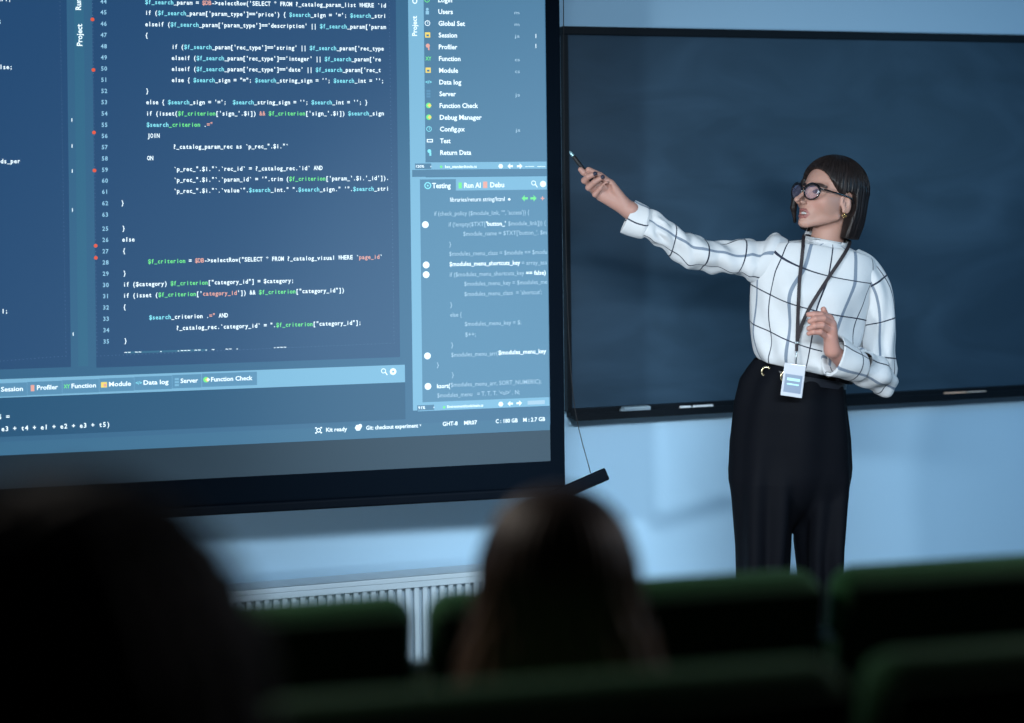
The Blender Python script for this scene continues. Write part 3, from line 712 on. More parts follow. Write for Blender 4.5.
    def f_body(P):
        d = cap(P, w(803, 385, .02), w(820, 285, .03), .105, .115); d = smin(d, cap(P, sh1, sh2, .05, .05), .06)
        d = smin(d, cap(P, neck_b, w(824, 275, .03), .05, .07), .04)
        d = smin(d, cap(P, sh1, el1, .038, .032), .03); d = smin(d, cap(P, el1, fo, .031, .026), .01)
        d = smin(d, cap(P, sh2, el2, .040, .030), .03); d = smin(d, cap(P, el2, fo2, .030, .023), .01)
        for a, b_, c in (((778, 420), (764, 560), (763, 690)), ((818, 420), (818, 560), (824, 690))):
            d = smin(d, cap(P, w(*a, .02), w(*b_, .02), .085, .055), .05); d = smin(d, cap(P, w(*b_, .02), w(*c, .03), .055, .035), .02)
        return d
    V, Fc = surf(f_body, w(640, 730, -.22), w(900, 235, .22), .010)
    parts.append((V, Fc, np.tile(SKC, (len(V), 1))))
    Vs = []; Fs = []; Cs = []; n = 0
    for V, Fc, col in parts: Vs.append(V); Fs.append(Fc+n); Cs.append(col); n += len(V)
    body = mesh('body', np.concatenate(Vs), np.concatenate(Fs), SKIN, E, smooth=True, cols=np.concatenate(Cs))
    # eyes
    for s in (-1, 1):
        c = np.array([6.9, s*3.15, 1.88]); n1, n2 = 24, 16; V = []; Fc = []; fm = []
        gd = np.array([1, -.10*1, .03]); gd /= np.linalg.norm(gd)
        t1 = np.cross(gd, [0, 0, 1]); t1 /= np.linalg.norm(t1); t2 = np.cross(t1, gd)
        for j in range(n2+1):
            th = math.pi*j/n2
            for i in range(n1):
                ph = 2*math.pi*i/n1; V.append(c+1.24*(math.cos(th)*gd+math.sin(th)*(math.cos(ph)*t1+math.sin(ph)*t2)))
        for j in range(n2):
            for i in range(n1): Fc.append((j*n1+i, (j+1)*n1+i, (j+1)*n1+(i+1) % n1, j*n1+(i+1) % n1)); fm.append(2 if j < 1 else 1 if j < 3 else 0)
        mesh('eye', toW(V), Fc, [mat('eye_white', (.75, .76, .78, 1), .2), mat('iris_brown', (.08, .04, .02, 1), .2), mat('pupil_black', (.004, .004, .004, 1), .1)], E, smooth=True, fmats=fm)
    V, Fc = rbox((.35, 1.5, .42), .3, 3); V = np.array(V); V[:, 0] += 8.35-.12*V[:, 1]**2; V[:, 2] -= 4.62; V[:, 1] *= .85
    mesh('teeth', toW(V), Fc, mat('tooth_enamel', (.55, .55, .54, 1), .3), E, smooth=True)
    # earring on the visible lobe
    mb = MB()
    for (f, l, u, r) in ((.1, 7.75, -3.1, .36), (.7, 7.8, -3.6, .30), (-.6, 7.8, -3.5, .30), (.1, 7.8, -4.0, .24)):
        V, Fc = rbox((r, r, r), r*.99, 3); V = np.array(V)+[f, l, u]; mb.add(toW(V), Fc)
    mb.build('earring', mat('gold', (.85, .62, .28, 1), .25, metal=1.), E, smooth=True)
    # ---------------- hair: bob
    def inner(Q): return ell(Q, (-1.2, 0, 4.4), (9.2, 7.3, 8.1))
    def f_hair(P):
        Q = toH(P); f, l, u = Q[..., 0], Q[..., 1], Q[..., 2]
        capd = ell(Q, (-1.5, 0, 4.8), (10.6, 8.9, 9.6))
        # front hairline
        hl = ell(Q, (9.6, .2, .6), (8.0, 8.7, 8.7))
        capd = smax(capd, -hl, .8)
        capd = smax(capd, -(u-(-1.0+.85*np.clip(f+1.8, 0, 7))), 1.2)
        # hanging part
        t = np.clip((4-u)/13, 0, 1); a = 10.5+.7*np.sin(t*2.6)-.8*t*t; b = 8.85+.5*np.sin(t*2.8)-.8*t*t
        q = np.sqrt(((f+1.3)/a)**2+(l/b)**2); ring = (q-1)*8.5
        lim = np.where(l > 0, -1.9-.05*(u+4)+.0*u, 5.4-.22*(4-u)); cut = smax(ring, f-lim, .8)
        bot = -9.2-.12*(f+6)+.25*np.clip(-l, 0, 8)+.12*np.sin(f*2.1+l); cut = smax(cut, bot-u, .6); cut = smax(cut, u-5, .5)
        cut = smax(cut, -(np.maximum(np.abs(l)-4.6, f+3.5)*1.0+.0) if False else cut, .1)
        # hollow for the neck
        nk = cap(Q, (-1.2, 0, -2), (-1.2, 0, -14), 5.3, 5.3); cut = smax(cut, -np.maximum(nk, u+2.5), .5)
        d = smin(capd, cut, .9); d = smin(d, chain(Q, [(4.5, -6.2, 6), (7.0, -7.0, 1), (6.6, -7.2, -3), (5.0, -7.4, -6.8)], [.9, 1.0, .9, .4], .5), .6)
        ear = ell(Q, (-.4, 7.6, -.2), (2.6, 2.6, 3.9)); d = smax(d, -ear, .5)
        # strands: grooves that run down from the parting
        ang = np.arctan2(l, f+1.3); g = np.sin(ang*46+1.2*np.sin(u*.5+ang*3))+.6*np.sin(ang*83+u*.7)
        return (d+.07*g*np.clip((9.5-u)/3, 0, 1)*np.clip(hl/1.5, 0, 1))*sc
    V, Fc = surf(f_hair, C-[.15, .15, .16], C+[.15, .15, .17], .0016)
    Q = toH(V); ang = np.arctan2(Q[:, 1], Q[:, 0]+1.3); hc = np.clip(.35+.3*np.sin(ang*61+2*np.sin(Q[:, 2]*.4))+.25*np.sin(ang*23), 0, 1)
    HM = hair_mat('hair_dark_brown', (.007, .005, .005, 1), (.026, .018, .017, 1), .46)
    hair = mesh('hair', V, Fc, HM, E, smooth=True, cols=np.stack([hc]*3+[np.ones(len(hc))], 1))
    bv = BVHTree.FromPolygons([tuple(v) for v in V], [tuple(f) for f in Fc])
    mb = MB()
    part = [(7.2-k*.35, -1.0, 12.0) for k in range(30)]
    for k in range(900):
        # a strand runs from the crown outward at a heading and then down
        hd = random.uniform(-math.pi, math.pi); s0 = random.uniform(0, .9); pts = []
        for t in np.linspace(0, 1, 12):
            ph = s0*.5+(t*(1.75-s0*.2)); 
            if ph < math.pi/2: dirv = np.array([math.sin(ph)*math.cos(hd), math.sin(ph)*math.sin(hd), math.cos(ph)]); o = np.array([-1.3, 0, 3.5])
            else: dirv = np.array([math.cos(hd), math.sin(hd), 0]); o = np.array([-1.3, 0, 3.5-(ph-math.pi/2)*22])
            o = np.array([-1.3, 0, 3.5-max(0, t-.45)*21]) if True else o
            ph2 = min(s0*.5+t*2.0, math.pi/2); dirv = np.array([math.sin(ph2)*math.cos(hd), math.sin(ph2)*math.sin(hd), math.cos(ph2)])
            a = toW(o+dirv*18); b_ = toW(o); r_ = bv.ray_cast(Vector(a), Vector(b_-a).normalized(), .18)
            if r_[0] is None: break
            p = np.array(r_[0]); q = toH(p)
            if np.linalg.norm(q-o) < 5: break
            if pts and np.linalg.norm(p-pts[-1]) > .035: break
            pts.append(p+np.array(r_[1])*random.uniform(-.0003, .0012))
        if len(pts) >= 4:
            pts = smooth_path(pts, len(pts)*2); rr = np.linspace(.0008, .0005, len(pts)); mb.tube(pts, rr, 4, cap=False)
    cc = np.full((len(mb.V), 4), 1.); cc[:, :3] = np.repeat(RNG.uniform(.1, 1, (len(mb.V)//4+1, 1)), 4, 0)[:len(mb.V)]
    o = mesh('hair_strands', mb.V, mb.F, HM, hair, smooth=True, cols=cc)
    # ---------------- glasses (worn, a thing of their own)
    g0 = toW((9.5, 0, 1.6)); G = empty('eyeglasses', g0, 'round black rimmed eyeglasses on the woman\'s face', 'glasses')
    blk = mat('acetate_black', (.006, .006, .008, 1), .2, coat=.5)
    lensm = mat('lens_glass', (.30, .32, .55, 1), .03, spec=.9, alpha=.08)
    mb = MB()
    rims = []
    for s in (-1, 1):
        pts = []
        for k in range(33):
            a = 2*math.pi*k/32; y = 2.8*math.cos(a); z = 2.4*math.sin(a)*(1.0 if math.sin(a) < 0 else .88)
            pts.append((10.2-.062*(abs(3.2+s*0+y*1))**1.6*.9, s*(3.35+y), 1.55+z))
        rims.append((s, np.array(pts)))
        P3_ = toW(np.array(pts)); r = np.array([.24+.24*max(0, math.sin(2*math.pi*k/32)) for k in range(33)])*sc
        mb.tube(P3_, r, 8, cap=False)
    mb.tube(toW(np.array([(10.2, -.75, 2.2), (10.45, 0, 2.5), (10.2, .75, 2.2)])), .2*sc, 8)
    mb.build('front_frame', blk, G, smooth=True)
    for s, P in rims:
        c = P[:-1].mean(0); V = [c]+list(P[:-1]); V2 = [v-np.array([.12, 0, 0]) for v in V]; n = len(V)
        Fc = [(0, k, k % 32+1) for k in range(1, 33)]+[(n, n+k % 32+1, n+k) for k in range(1, 33)]
        mesh('lens', toW(V+V2), Fc, lensm, G, smooth=True)
        mb = MB(); mb.tube(toW(smooth_path([(9.0, s*5.95, 2.5), (7.2, s*7.0, 2.4), (3, s*7.6, 2.2), (-1.2, s*7.75, 1.9), (-2.8, s*7.7, .6)], 20)), .27*sc, 8); mb.build('temple', blk, G, smooth=True)
    # ---------------- blouse
    def cloth_mat():
        m = mat('windowpane_cotton', (.74, .77, .80, 1), .75, spec=.25, sheen=.1, bump=.15, bscale=45); nt = m.node_tree; b = nt.nodes['Principled BSDF']
        a = nt.nodes.new('ShaderNodeAttribute'); a.attribute_name = 'PatUV'; sp = nt.nodes.new('ShaderNodeSeparateXYZ'); nt.links.new(a.outputs['Vector'], sp.inputs[0])
        def M(op, x, y=None):
            n = nt.nodes.new('ShaderNodeMath'); n.operation = op
            for i, q in enumerate((x, y)):
                if q is None: continue
                if isinstance(q, (int, float)): n.inputs[i].default_value = q
                else: nt.links.new(q, n.inputs[i])
            return n.outputs[0]
        def line(v, sp_, w_, off=0.): return M('LESS_THAN', M('ABSOLUTE', M('SUBTRACT', M('FRACT', M('ADD', M('MULTIPLY', v, 1/sp_), off)), .5)), w_/sp_/2)
        u, v = sp.outputs[0], sp.outputs[1]
        thin = M('MAXIMUM', line(u, .134, .0040), line(v, .112, .0038)); thick = line(u, .134, .0095, .5)
        mx = nt.nodes.new('ShaderNodeMix'); mx.data_type = 'RGBA'; mx.inputs[6].default_value = (.56, .57, .59, 1); mx.inputs[7].default_value = (.17, .21, .27, 1); nt.links.new(thick, mx.inputs[0])
        m2 = nt.nodes.new('ShaderNodeMix'); m2.data_type = 'RGBA'; m2.inputs[7].default_value = (.018, .024, .045, 1); nt.links.new(thin, m2.inputs[0]); nt.links.new(mx.outputs[2], m2.inputs[6])
        nt.links.new(m2.outputs[2], b.inputs['Base Color']); return m
    CM = cloth_mat()
    def loft(pairs, nring, nseg, disp=None, thick=None, cap0=False, cap1=False, uoff=0., voff=0., urad=None, axis=None):
        """pairs: (left px,py,dy),(right px,py,dy),depth radius. Phi = 0 at the right edge, pi/2 towards the camera"""
        Lp = np.array([w(*p[0]) for p in pairs]); Rp = np.array([w(*p[1]) for p in pairs]); bb = np.array([[p[2], 0, 0] for p in pairs])
        Lp, Rp, bb = smooth_path(Lp, nring), smooth_path(Rp, nring), smooth_path(bb, nring)[:, 0]
        Cn = (Lp+Rp)/2; e1 = (Rp-Lp)/2; T = np.gradient(Cn, axis=0) if axis is None else np.tile(Cn[int(nring*axis)]-Cn[0], (nring, 1)); s = np.concatenate([[0], np.cumsum(np.linalg.norm(np.diff(Cn, axis=0), axis=1))])
        e2 = np.cross(T, e1); e2 /= np.linalg.norm(e2, axis=1)[:, None]; e2 *= np.where(e2[:, 1:2] > 0, -1, 1); e2 = e2*bb[:, None]
        ph = np.linspace(0, 2*math.pi, nseg, endpoint=False)
        a = np.linalg.norm(e1, axis=1); ur = urad or float(np.mean((a+bb)/2))
        V = np.zeros((nring, nseg, 3)); UV = np.zeros((nring, nseg, 3))
        for i in range(nring):
            N = np.cos(ph)[:, None]*e1[i]+np.sin(ph)[:, None]*e2[i]; nn = N/np.linalg.norm(N, axis=1)[:, None]
            dd = disp(s[i], ph, s[i]/s[-1]) if disp else 0
            V[i] = Cn[i]+N+nn*np.reshape(dd, (-1, 1)); pp = np.where(ph > 1.5*math.pi, ph-2*math.pi, ph)-math.pi/2
            UV[i, :, 0] = pp*ur+uoff; UV[i, :, 1] = s[i]+voff
        V = V.reshape(-1, 3); UV = UV.reshape(-1, 3); Fc = []
        for i in range(nring-1):
            for k in range(nseg): Fc.append((i*nseg+k, i*nseg+(k+1) % nseg, (i+1)*nseg+(k+1) % nseg, (i+1)*nseg+k))
        if cap0: Fc.append(tuple(range(nseg))[::-1])
        if cap1: Fc.append(tuple((nring-1)*nseg+k for k in range(nseg)))
        return V, Fc, UV
    def torso_disp(s, ph, t):
        front = np.clip(np.sin(ph), 0, 1)
        bust = .022*np.exp(-((t-.60)/.16)**2)*(np.exp(-((ph-1.15)/.38)**2)+np.exp(-((ph-2.0)/.38)**2))
        # the blouse bags over the belt and folds run diagonally
        fold = .008*np.sin(ph*6+s*22+1.5*np.sin(s*9))*np.exp(-((t-.12)/.25)**2)+.005*np.sin(ph*10-s*31+1)*(1-t)+.006*np.sin(ph*4+s*34)*np.exp(-((t-.75)/.2)**2)+.004*np.sin(ph*3-s*19)
        hang = .004*np.exp(-((t-.05)/.06)**2)
        return bust*front+fold*np.clip(np.sin(ph)*1.5+.1, 0, 1)+hang*0
    pr = [((760, 360, 0), (846, 377, 0), .100), ((757.5, 358, 0), (849, 375, 0), .108), ((753.5, 350, 0), (855, 368, 0), .118), ((751, 334, 0), (860, 351, 0), .12), ((750, 316, 0), (865, 333, 0), .118), ((750, 299, 0), (870, 316, 0), .115),
          ((751, 282, 0), (876, 300, 0), .112), ((754, 267, 0), (880, 286, 0), .105), ((760, 254, .0), (878, 272, .0), .095), ((769, 246, .01), (871, 262, .01), .082), ((783, 242, .01), (861, 254, .01), .070), ((796, 240.5, .01), (852, 249, .01), .062), ((803.5, 240, .01), (846.5, 246.5, .01), .059)]
    V, Fc, UV = loft(pr, 96, 160, torso_disp, uoff=.03, voff=.094, urad=.165)
    smx = UV[:, 1].max(); UV[:, 1] = np.minimum(UV[:, 1], smx-.022)
    u_ = UV[:, 0].copy(); UV[:, 0] = u_+.14*UV[:, 1]+.008*np.sin(UV[:, 1]*14); UV[:, 1] += -.13*u_+.007*np.sin(u_*15+1)
    blouse = mesh('blouse', V, Fc, CM, E, smooth=True, uvs=UV)
    torso_bv = BVHTree.FromPolygons([tuple(v) for v in V], [tuple(f) for f in Fc])
    pr = [((804.5, 242.5, .01), (846.5, 249, .01), .061), ((804, 238.5, .008), (848, 246, .008), .059), ((804.5, 235.5, .006), (848.5, 243.5, .006), .058), ((805.8, 237, .006), (846.5, 244.5, .006), .055), ((806, 241, .006), (846, 248, .006), .054)]
    V, Fc, UV = loft(pr, 16, 80, None, uoff=.04, voff=.080, urad=.165); UV[:] = 0; UV[:, 0] = .033; mesh('collar', V, Fc, CM, blouse, smooth=True, uvs=UV)
    def sl_disp(s, ph, t):
        return .006*np.sin(s*46+2.2*np.sin(ph+.6))*np.clip(t*3, 0, 1)*(.5+.5*np.sin(ph*2+s*9))+.0035*np.sin(s*90+ph*2.5)+.004*np.sin(ph*3+s*16)+.005*np.exp(-((t-.88)/.05)**2)*np.sin(ph*9)
    a = [((762, 290, .0), (795, 250, .02), .055), ((756, 286, .0), (781, 236, .01), .068), ((751, 282, .0), (773, 235, .0), .070), ((746, 280, .0), (764, 242, .0), .066), ((738, 277, 0), (752, 241.5, 0), .062), ((728, 273.5, 0), (737, 242.5, -.01), .058),
         ((713, 271.5, -.01), (720, 241, -.01), .056), ((699, 270.5, -.02), (704, 238.5, -.02), .054), ((685, 266, -.02), (690, 233.5, -.03), .053), ((674, 258, -.03), (679, 227.5, -.04), .051), ((662, 249, -.04), (668, 220.5, -.05), .048), ((651, 241, -.05), (656, 213.5, -.06), .045), ((645, 238, -.06), (649.5, 210, -.06), .043), ((639, 236.5, -.06), (646.5, 208.5, -.06), .036)]
    V, Fc, UV = loft(a, 110, 72, sl_disp, uoff=.02, voff=.03, urad=.058); mesh('sleeve', V, Fc, CM, blouse, smooth=True, uvs=UV)
    def cuff_disp(s, ph, t): return .0015*np.sin(ph*3+s*60)
    a = [((645, 237, -.06), (650, 209.5, -.06), .044), ((640, 239, -.06), (648, 207, -.06), .049), ((630, 237, -.06), (642.5, 204, -.06), .042), ((621.5, 233.2, -.06), (636.5, 200.5, -.06), .037), ((620.5, 232, -.06), (635.5, 200.2, -.06), .035), ((623, 230.5, -.06), (636, 203, -.06), .032), ((640, 235, -.06), (648, 209, -.06), .042)]
    V, Fc, UV = loft(a, 40, 72, cuff_disp, uoff=.06, voff=.085, urad=.05, axis=.6); mesh('cuff', V, Fc, CM, blouse, smooth=True, uvs=UV)
    def sl2(s, ph, t): return (.006*np.sin(ph*4+s*14+1)*t+.004*np.sin(s*55+ph*2)*np.clip((t-.4)*2, 0, 1)+.003*np.sin(ph*7-s*20))*np.clip((.93-t)*8, 0, 1)
    a = [((840, 268, .02), (858, 250, .02), .05), ((847, 278, .01), (872, 257.5, .01), .062), ((853, 291, 0), (884, 271.5, 0), .068), ((857, 304, 0), (891.5, 287, 0), .07), ((859.5, 319, 0), (894.5, 308, 0), .07), ((859.5, 340, 0), (895, 335, 0), .068), ((859, 358, -.01), (893, 362, 0), .066), ((862, 374, -.02), (891.5, 381, 0), .058), ((870, 386, -.02), (886, 393, -.01), .040), ((876, 391, -.02), (882, 395, -.01), .02)]
    V, Fc, UV = loft(a, 90, 80, sl2, cap1=True, uoff=-.01, voff=.07, urad=.068); mesh('sleeve', V, Fc, CM, blouse, smooth=True, uvs=UV)
    def sl3(s, ph, t): return .005*np.sin(s*60+ph*2)+.004*np.sin(ph*5+s*20)
    a = [((884, 374, .0), (881, 389, .0), .02), ((883, 364, -.01), (884.5, 395, -.02), .045), ((875, 355, -.04), (876, 392, -.04), .054), ((867, 350, -.07), (865, 386.5, -.07), .052), ((860, 350, -.10), (856, 380, -.10), .046)]
    V, Fc, UV = loft(a, 60, 72, sl3, uoff=.04, voff=.0, urad=.058); mesh('forearm_sleeve', V, Fc, CM, blouse, smooth=True, uvs=UV)
    a = [((860.5, 352, -.095), (856.5, 379, -.095), .046), ((859.5, 350, -.10), (854, 381, -.10), .050), ((850, 342.5, -.125), (842, 379, -.125), .050), ((840.5, 335.3, -.150), (828.3, 375.8, -.150), .046), ((839.3, 335.0, -.152), (827, 375, -.152), .044), ((840.5, 338, -.15), (829.5, 372, -.15), .040), ((858, 353, -.10), (855, 377, -.10), .040)]
    V, Fc, UV = loft(a, 40, 72, cuff_disp, uoff=.03, voff=.02, urad=.058, axis=.5); mesh('cuff', V, Fc, CM, blouse, smooth=True, uvs=UV)
    # ---------------- trousers
    hy = [358, 366, 378, 390, 410, 440, 470, 500, 540]; hl = [757.5, 756, 748, 741, 735, 731, 729.5, 731, 733]; hr = [843, 845, 847, 848, 849.5, 852.5, 853.5, 852, 848]; hb = [.098, .10, .115, .125, .135, .14, .14, .14, .14]
    ly = [440, 480, 500, 544, 570, 640, 704]; ll = [731, 730.5, 732.5, 735.5, 736, 737, 738]; lr = [796, 794, 792, 789, 787, 785, 783]; lb = [.12, .125, .13, .135, .135, .14, .14]
    ry = ly; rl_ = [797, 796, 796, 797, 800, 804, 806]; rr_ = [852, 853, 851.5, 846.5, 845, 844.5, 845]
    zz = lambda py: w(800, py)[2]; xx = lambda px, py: w(px, py)[0]
    def prof(ys, ls, rs, bs):
        z = np.array([zz(y) for y in ys])[::-1]; l = np.array([xx(a, y) for a, y in zip(ls, ys)])[::-1]; r = np.array([xx(a, y) for a, y in zip(rs, ys)])[::-1]; b = np.array(bs)[::-1]; return z, (l+r)/2, (r-l)/2, b
    hp_ = prof(hy, hl, hr, hb); lp_ = prof(ly, ll, lr, lb); rp_ = prof(ry, rl_, rr_, lb)
    def col_sdf(P, pf, z0, z1, yc, np_, amp, ph0=0.):
        z, c, a, b = pf; Z = P[..., 2]-.19*0; cx = np.interp(Z, z, c); A_ = np.interp(Z, z, a); B_ = np.interp(Z, z, b)
        x = P[..., 0]-cx; y = P[..., 1]-yc; q = np.sqrt((x/A_)**2+(y/B_)**2); th = np.arctan2(y/B_, x/A_)
        g = amp*(.5*np.sin(th*np_*2+ph0+1.5*np.sin(Z*3+ph0))+.35*np.sin(th*3+Z*5+ph0)-.1)*np.clip(-np.sin(th)+.45, 0, 1)
        return np.maximum((q-1)*np.minimum(A_, B_)+.001-g, np.maximum(z0-Z, Z-z1))
    yc = D+.015
    def f_tr(P):
        Ps = P.copy(); Ps[..., 2] = P[..., 2]+.19*(P[..., 0]-w(803, 370)[0])*np.clip((P[..., 2]-zz(430))/.15, 0, 1)
        Z = Ps[..., 2]
        hip = col_sdf(Ps, hp_, zz(600), zz(364), yc, 4, .010)
        kk = np.clip((zz(440)-Z)/(zz(440)-zz(540)), 0, 1)
        L_ = col_sdf(P, lp_, zz(704), zz(400), yc-.02, 3., .016, .6); R_ = col_sdf(P, rp_, zz(702), zz(400), yc+.02, 3., .016, 2.2)
        dq = np.clip(zz(466)-Z, 0, 1); hip = hip+3.2*dq*dq
        L_ = L_+.25*np.clip(Z-zz(478), 0, 1); R_ = R_+.25*np.clip(Z-zz(478), 0, 1)
        return smin(smin(L_, R_, .004), hip, .02)
    V, Fc = surf(f_tr, w(722, 712, -.2), w(862, 352, .2), .0042)
    TM = mat('black_wool', (.0022, .0028, .005, 1), .75, spec=.10, bump=.1, bscale=500)
    tr = mesh('trousers', V, Fc, TM, E, smooth=True)
    # belt
    def ellring(off, hh, m, name, extra=0.):
        n = 96; V = []; Fc = []
        c = (w(758, 365)+w(845.5, 381))/2; ex = (w(845.5, 381)-w(758, 365))/2; r = np.linalg.norm(ex)+off; exn = ex/np.linalg.norm(ex); ey = np.array([0, -1., 0]); up = np.cross(exn, ey); up = up if up[2] > 0 else -up
        c = c+[0, .015, -.012]
        for k in range(n):
            a = 2*math.pi*k/n; p = c+exn*r*math.cos(a)+ey*(.112+off)*math.sin(a); q = c+exn*(r-.004)*math.cos(a)+ey*(.108+off)*math.sin(a)
            V += [p-up*hh, p+up*hh, q+up*hh, q-up*hh]
        for k in range(n):
            for j in range(4): Fc.append((4*k+j, 4*((k+1) % n)+j, 4*((k+1) % n)+(j+1) % 4, 4*k+(j+1) % 4))
        return mesh(name, V, Fc, m, E, smooth=False), c, exn, ey, up
    belt, bc, bx, by, bu = ellring(.006, .0115, mat('belt_leather', (.012, .014, .02, 1), .35, coat=.2), 'belt')
    gold = mat('pale_gold', (.80, .66, .42, 1), .25, metal=1.)
    def on_belt(px):
        tgt = w(px, 366)[0]; c = np.clip((tgt-bc[0])/(.1365), -.98, .98); a = math.acos(c); return bc+bx*.136*math.cos(a)+by*(.121)*math.sin(a)
    for px, r, t in ((762.5, .0135, .0042), (780.5, .0175, .0036)):
        p = on_belt(px)+by*.010+bu*.001; pts = [p+(bx*math.cos(2*math.pi*k/24)+bu*math.sin(2*math.pi*k/24))*r for k in range(25)]; mb = MB(); mb.tube(pts, t, 8, cap=False)
        if px > 770: mb.tube([p-bx*.001, p+bx*.018], .0022, 6)
        mb.build('buckle', gold, belt, smooth=True)
    # waistband tie at her left hip
    mb = MB(); mb.tube([w(838, 379, -.10), w(846, 381, -.06), w(851, 383, -.01)], [.008, .010, .006], 10); mb.build('waist_tab', TM, tr, smooth=True)
    # shoes
    for x, dy in ((764, -.05), (824, .0)):
        b0 = w(x, 700, dy); sx, sy = b0[0], b0[1]
        def f_s(P): 
            q = P-np.array([sx, sy, 0]); d = smin(ell(q, (0, -.07, .035), (.043, .09, .038)), cap(q, (0, .06, .05), (0, .05, .10), .034, .032), .04); d = smax(d, -(q[..., 2]-.004), .004); return d
        V, Fc = surf(f_s, (sx-.08, sy-.2, -.02), (sx+.08, sy+.14, .14), .005); mesh('shoe', V, Fc, mat('shoe_leather', (.01, .01, .012, 1), .3, coat=.3), E, smooth=True)
    # ---------------- pen (held)
    pt = w(569.5, 151, dh-.012); pe = w(594, 183.5, dh-.012); ax = (pt-pe)/np.linalg.norm(pt-pe)
    PN = empty('presenter_pen', pe, 'black pen with a bright metal tip held up by the pointing hand', 'pen')
    mb = MB(); Lp = np.linalg.norm(pt-pe); mb.tube([pe, pe+ax*.002, pe+ax*(Lp-.022), pe+ax*(Lp-.018)], [.004, .0068, .0062, .005], 12); mb.build('barrel', mat('pen_black', (.006, .006, .008, 1), .6), PN, smooth=True)
    mb = MB(); mb.tube([pe+ax*(Lp-.020), pe+ax*(Lp-.018), pe+ax*(Lp-.004), pt], [.0050, .0052, .0040, .0010], 12); mb.build('tip', mat('pen_tip', (.30, .48, .52, 1), .3, metal=.6), PN, smooth=True)
    # ---------------- lanyard and badge
    Cc = np.array([0, 0, CAMZ])
    def onto(px, py, lift):
        r = ray(px, py); r = r/np.linalg.norm(r); h = torso_bv.ray_cast(Vector(Cc), Vector(r), 10)
        p = np.array(h[0]) if h[0] is not None else w(px, py, -.1)
        return p-r*lift
    LY = empty('badge_lanyard', onto(797, 342, .006), 'black neck lanyard with a white name badge hanging at the woman\'s waist', 'lanyard')
    def strap(pts, name):
        P = smooth_path(np.array(pts), 40); T = np.gradient(P, axis=0); T /= np.linalg.norm(T, axis=1)[:, None]; V = []; Fc = []
        for p, t in zip(P, T):
            v = (p-Cc)/np.linalg.norm(p-Cc); sd = np.cross(t, v); sd /= np.linalg.norm(sd); V += [p-sd*.0052, p+sd*.0052, p+sd*.0052+v*.0014, p-sd*.0052+v*.0014]
        for k in range(len(P)-1):
            for j in range(4): Fc.append((4*k+j, 4*k+(j+1) % 4, 4*k+4+(j+1) % 4, 4*k+4+j))
        return mesh(name, V, Fc, mat('strap_black', (.02, .014, .018, 1), .7), LY)
    nb = w(826, 246, .09)
    strap([w(826, 240, .085), w(807, 235.5, .035), w(803.6, 237.5, -.03), onto(803, 247, .009)]+[onto(x, y, .008) for x, y in ((801.5, 262), (799.5, 280), (798.6, 300), (797.8, 320), (797.2, 341))], 'strap')
    strap([w(826, 240, .085), w(847, 241, .035), w(849.5, 243.5, -.025), onto(846, 251, .009)]+[onto(x, y, .010) for x, y in ((839, 262), (829, 277), (818, 294), (809, 309), (801, 327), (797.2, 342))], 'strap')
    bp = onto(796, 352, .010); mb = MB(); mb.box(onto(796.7, 347.5, .008), [.0045, .003, .011], None, bev=.002); mb.build('clip_grip', mat('strap_black', (0, 0, 0, 1)), LY, smooth=True)
    mb = MB(); mb.box(onto(797, 342.7, .010), [.006, .0035, .0035], None, bev=.001); mb.build('crimp', mat('pen_steel', (.75, .85, .9, 1), .25, metal=.9), LY, smooth=True); mb = MB(); mb.tube([onto(796.5, 351, .010), onto(796.3, 358, .012), onto(796, 364, .014)], .0022, 8); mb.build('metal_hook', mat('pen_steel', (.8, .85, .9, 1)), LY, smooth=True)
    cy = -.155
    q = [w(784.2, 362.5, cy), w(806.2, 365.5, cy), w(801.6, 398.5, cy-.01), w(780.8, 395, cy-.01)]
    c = sum(q)/4; ex = (q[1]-q[0]+q[2]-q[3])/4; ez = (q[0]-q[3]+q[1]-q[2])/4; hx, hz = np.linalg.norm(ex), np.linalg.norm(ez); exn = ex/hx; ezn = ez/hz; ezn = ezn-exn*(exn@ezn); ezn /= np.linalg.norm(ezn); eyn = np.cross(ezn, exn)
    mb = MB(); mb.box(c, [hx, .0022, hz], [exn, eyn, ezn], bev=.002); badge = mb.build('badge', mat('badge_white', (.52, .54, .60, 1), .25, coat=.6), LY)
    fr = eyn if eyn[1] < 0 else -eyn
    mb = MB(); mb.box(c+fr*.0026-ezn*.010, [hx*.80, .0004, hz*.55], [exn, eyn, ezn]); bcard = mb.build('badge_print', mat('badge_grey', (.20, .25, .34, 1), .4), badge)
    mb = MB(); mb.box(c+fr*.0032-ezn*.012, [hx*.55, .0003, .0022], [exn, eyn, ezn]); mb.box(c+fr*.0032+ezn*.002, [hx*.6, .0003, .004], [exn, eyn, ezn]); mb.build('badge_line', mat('badge_cyan', (.45, .75, .80, 1), .4), badge)
person_presenter()

